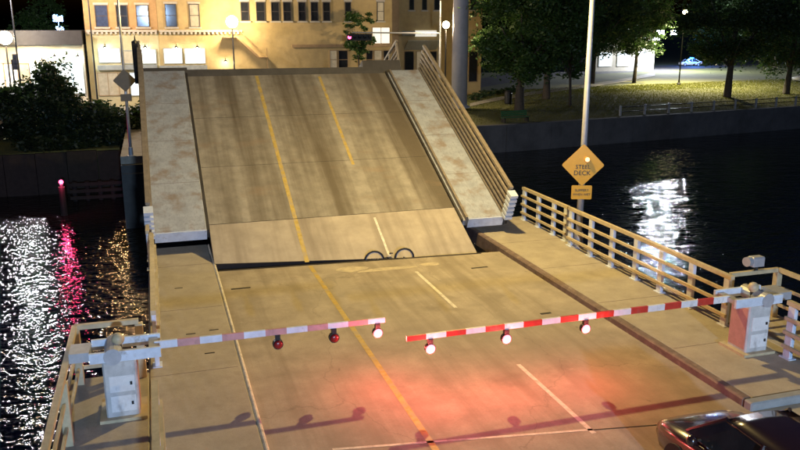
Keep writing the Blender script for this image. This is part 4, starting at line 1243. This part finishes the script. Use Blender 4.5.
tree('slim young park tree just behind the tall sign pole', at(570, 106, -1.1), 3.6, (3.6, 3.2, 4.4), seed=9, tr=0.16, group=GP, nclump=90)
tree('park tree in the middle of the lawn with a forked dark crown', at(634, 83, -0.62), 4.0, (5.0, 5.0, 6.0), m_='leaf_dark', seed=14, tr=0.28, group=GP, nclump=225)
tree('largest dark park tree overhanging the seawall fence', at(727, 97, -1.1), 4.0, (8.2, 6.0, 6.6), m_='leaf_dark', seed=21, tr=0.45, group=GP, nclump=315)
tree('dark tree at the downstream end of the park, beyond the largest tree', at(786, 94, -1.1), 3.0, (7.0, 6.0, 7.0), m_='leaf_dark', seed=27, tr=0.4, group=GP, nclump=300)
tree('tall tree behind the slim tree on the street side of the path', at(592, 84, GZ), 4.4, (6.5, 6.0, 6.4), m_='leaf_dark', seed=33, tr=0.36, group=GP, nclump=255)
tree('dark tree past the globe lamp by the blue-lit car', at(725, 66, GZ), 4.2, (7.5, 6.0, 6.5), m_='leaf_dark', seed=35, tr=0.4, group=GP, nclump=300, leaf=0.28)
tree('dark tree closing the far end of the park road', at(775, 70, GZ), 4.0, (8.0, 6.0, 7.0), m_='leaf_dark', seed=37, tr=0.4, group=GP, nclump=300, leaf=0.28)
pt = ony(360, 62, 82)
tree('young street tree before the yellow brick facade beside the mast-arm signal', (pt.x, 82, GZ + 0.13), 5.0, (1.7, 1.6, 2.6), seed=41, tr=0.12, nclump=60, per=50, leaf=0.17, name='street_tree')
pt = ony(42, 20, 120)
tree('pale green tree behind the low flat roof by the blue floodlights', (pt.x, 120, GZ), 3.5, (4.2, 4, 4.0), seed=45, nclump=120, name='street_tree')
GB = 'dark shrubs on the left shore'
for lab, u, Y, zt2, rad, sd in (('tall rounded dark shrub before the low white building', 42, 64, 3.5, (3.6, 3.2, 2.3), 51),
                               ('wide dark shrub next to the raised drawbridge leaf', 108, 61.5, 1.5, (3.3, 2.6, 1.6), 53),
                               ('low dark shrub at the waterline between the boathouse and the fender', 62, 60.5, -0.6, (2.6, 1.6, 1.2), 55),
                               ('dark shrub tucked behind the boathouse roof', 8, 69, 1.2, (2.8, 2.4, 1.7), 57)):
    p = ony(u, 100, Y)
    g = -1.1
    h = zt2 - g
    t = thing('shore_shrub', lab, 'shrub', (p.x, Y, g), 0, GB)
    st_ = MB()
    for k in range(6):
        a = k * 1.05
        st_.tube([(0.1 * math.cos(a), 0.1 * math.sin(a), -0.2), (rad[0] * .3 * math.cos(a), rad[1] * .3 * math.sin(a), h * 0.3), (rad[0] * .6 * math.cos(a), rad[1] * .6 * math.sin(a), h * .65)], [0.08, 0.06, 0.02], 5)
    st_.build('stem', 'bark', t)
    me = crown_mesh('crown', 'leaf_bush', (rad[0], rad[1], h * 0.52), 230, 110, 0.17, seed=sd)
    o = bpy.data.objects.new('crown', me)
    col.objects.link(o)
    o.parent = t

# hedge along the street edge of the park
hp = [onground(u, v) for u, v in ((476, 103), (490, 98.5), (505, 95), (520, 92.5))]
for i, (p, q) in enumerate(zip(hp, hp[1:])):
    for k in range(2):
        c = p.lerp(q, (k + 0.5) / 2)
        t = thing('hedge_shrub', 'small clipped shrub in the row along the park path', 'shrub', (c.x, c.y + 1.2, ground(c.x, c.y + 1.2)), 0, 'clipped shrubs along the park path')
        MB().tube([(0, 0, -0.1), (0, 0, 0.4)], 0.05, 5).build('stem', 'bark', t)
        o = bpy.data.objects.new('crown', crown_mesh('crown', 'leaf_dark', (0.8, 0.6, 0.35), 26, 40, 0.09, seed=70 + i * 2 + k))
        col.objects.link(o)
        o.parent = t

# grass as stuff
gN = 90000
gx = rng.uniform(17, 118, gN)
gt = rng.uniform(0, 1, gN)
gy0 = np.interp(gx, [16, 31, 71, 130], [66.6, 66.9, 72.9, 81.6])
gy = gy0 + gt * 24
z0 = np.interp(gx, [16, 31, 71, 130], [-1.3, -1.45, -1.5, -1.5])
gz = np.where(gt * 24 < 6, z0 + (GZ - z0) / 2 * (gt * 24 / 6), (z0 + GZ) / 2 + (GZ - (z0 + GZ) / 2) * np.clip((gt * 24 - 6) / 10, 0, 1))
ang = rng.uniform(0, math.pi, gN)
hh = rng.uniform(0.06, 0.15, gN)
ww = rng.uniform(0.04, 0.09, gN)
V = np.stack([np.stack([gx - np.cos(ang) * ww, gy - np.sin(ang) * ww, gz - 0.03], 1), np.stack([gx + np.cos(ang) * ww, gy + np.sin(ang) * ww, gz - 0.03], 1),
              np.stack([gx + rng.uniform(-.08, .08, gN), gy + rng.uniform(-.08, .08, gN), gz + hh], 1)], 1).reshape(-1, 3)
me = bpy.data.meshes.new('grass')
me.from_pydata([], [], [])
me.vertices.add(gN * 3); me.vertices.foreach_set('co', V.ravel())
me.loops.add(gN * 3); me.loops.foreach_set('vertex_index', np.arange(gN * 3, dtype=np.int32))
me.polygons.add(gN); me.polygons.foreach_set('loop_start', np.arange(0, gN * 3, 3, dtype=np.int32))
me.update(); me.validate()
me.materials.append(M['grass'])
go = bpy.data.objects.new('lawn_grass', me)
col.objects.link(go)
tag(go, 'short mown grass of the riverside park lawn', 'grass', kind='stuff')

# ================================================================== PARK FURNITURE
c = at(508, 104, -1.0)
bn = thing('litter_bin', 'dark round litter bin beside the park path', 'litter bin', (c[0], c[1], c[2]))
MB().lathe([(0.36, 0), (0.4, 0.1), (0.42, 1.15), (0.4, 1.2)], (0, 0, 0), 16).build('barrel', 'dark_metal', bn)
MB().lathe([(0.45, 0), (0.45, 0.08), (0.3, 0.22), (0.12, 0.26)], (0, 0, 1.2), 16).build('lid', 'dark_metal', bn)
c = at(515, 122, -1.3)
be = thing('park_bench', 'green slatted bench at the top of the seawall', 'bench', (c[0], c[1], c[2] - 0.02), R(8))
for x in (-1.3, 1.3):
    MB().box(x - 0.04, x + 0.04, -0.3, 0.3, 0, 0.45).build('leg', 'dark_metal', be)
    MB().beam((x, 0.26, 0.45), (x, 0.36, 1.05), 0.07, 0.06).build('back_support', 'dark_metal', be)
for k in range(4):
    MB().box(-1.45, 1.45, -0.28 + k * 0.14, -0.17 + k * 0.14, 0.452, 0.5).build('seat_slat', 'bench_green', be)
for k in range(3):
    MB().box(-1.45, 1.45, 0.2 + k * 0.03, 0.24 + k * 0.03, 0.6 + k * 0.17, 0.72 + k * 0.17).build('back_slat', 'bench_green', be)
fn = thing('park_fence', 'low dark post and rail fence along the seawall', 'fence', (45, 68.9, -1.45))
prevp = None
for k in range(20):
    x = 45 + k * 3.2
    y = np.interp(x, [31, 71, 130], [66.9, 72.9, 81.6])
    P = Vector((x - 45, y - 68.9, 0))
    MB().box(P.x - 0.09, P.x + 0.09, P.y - 0.09, P.y + 0.09, -0.2, 1.05).build('post', 'galvanised', fn)
    if prevp is not None:
        for z in (0.45, 0.9):
            MB().beam(prevp + Vector((.1, 0, z)), P + Vector((-.1, 0, z)), 0.05, 0.08).build('rail', 'dark_metal', fn)
    prevp = P
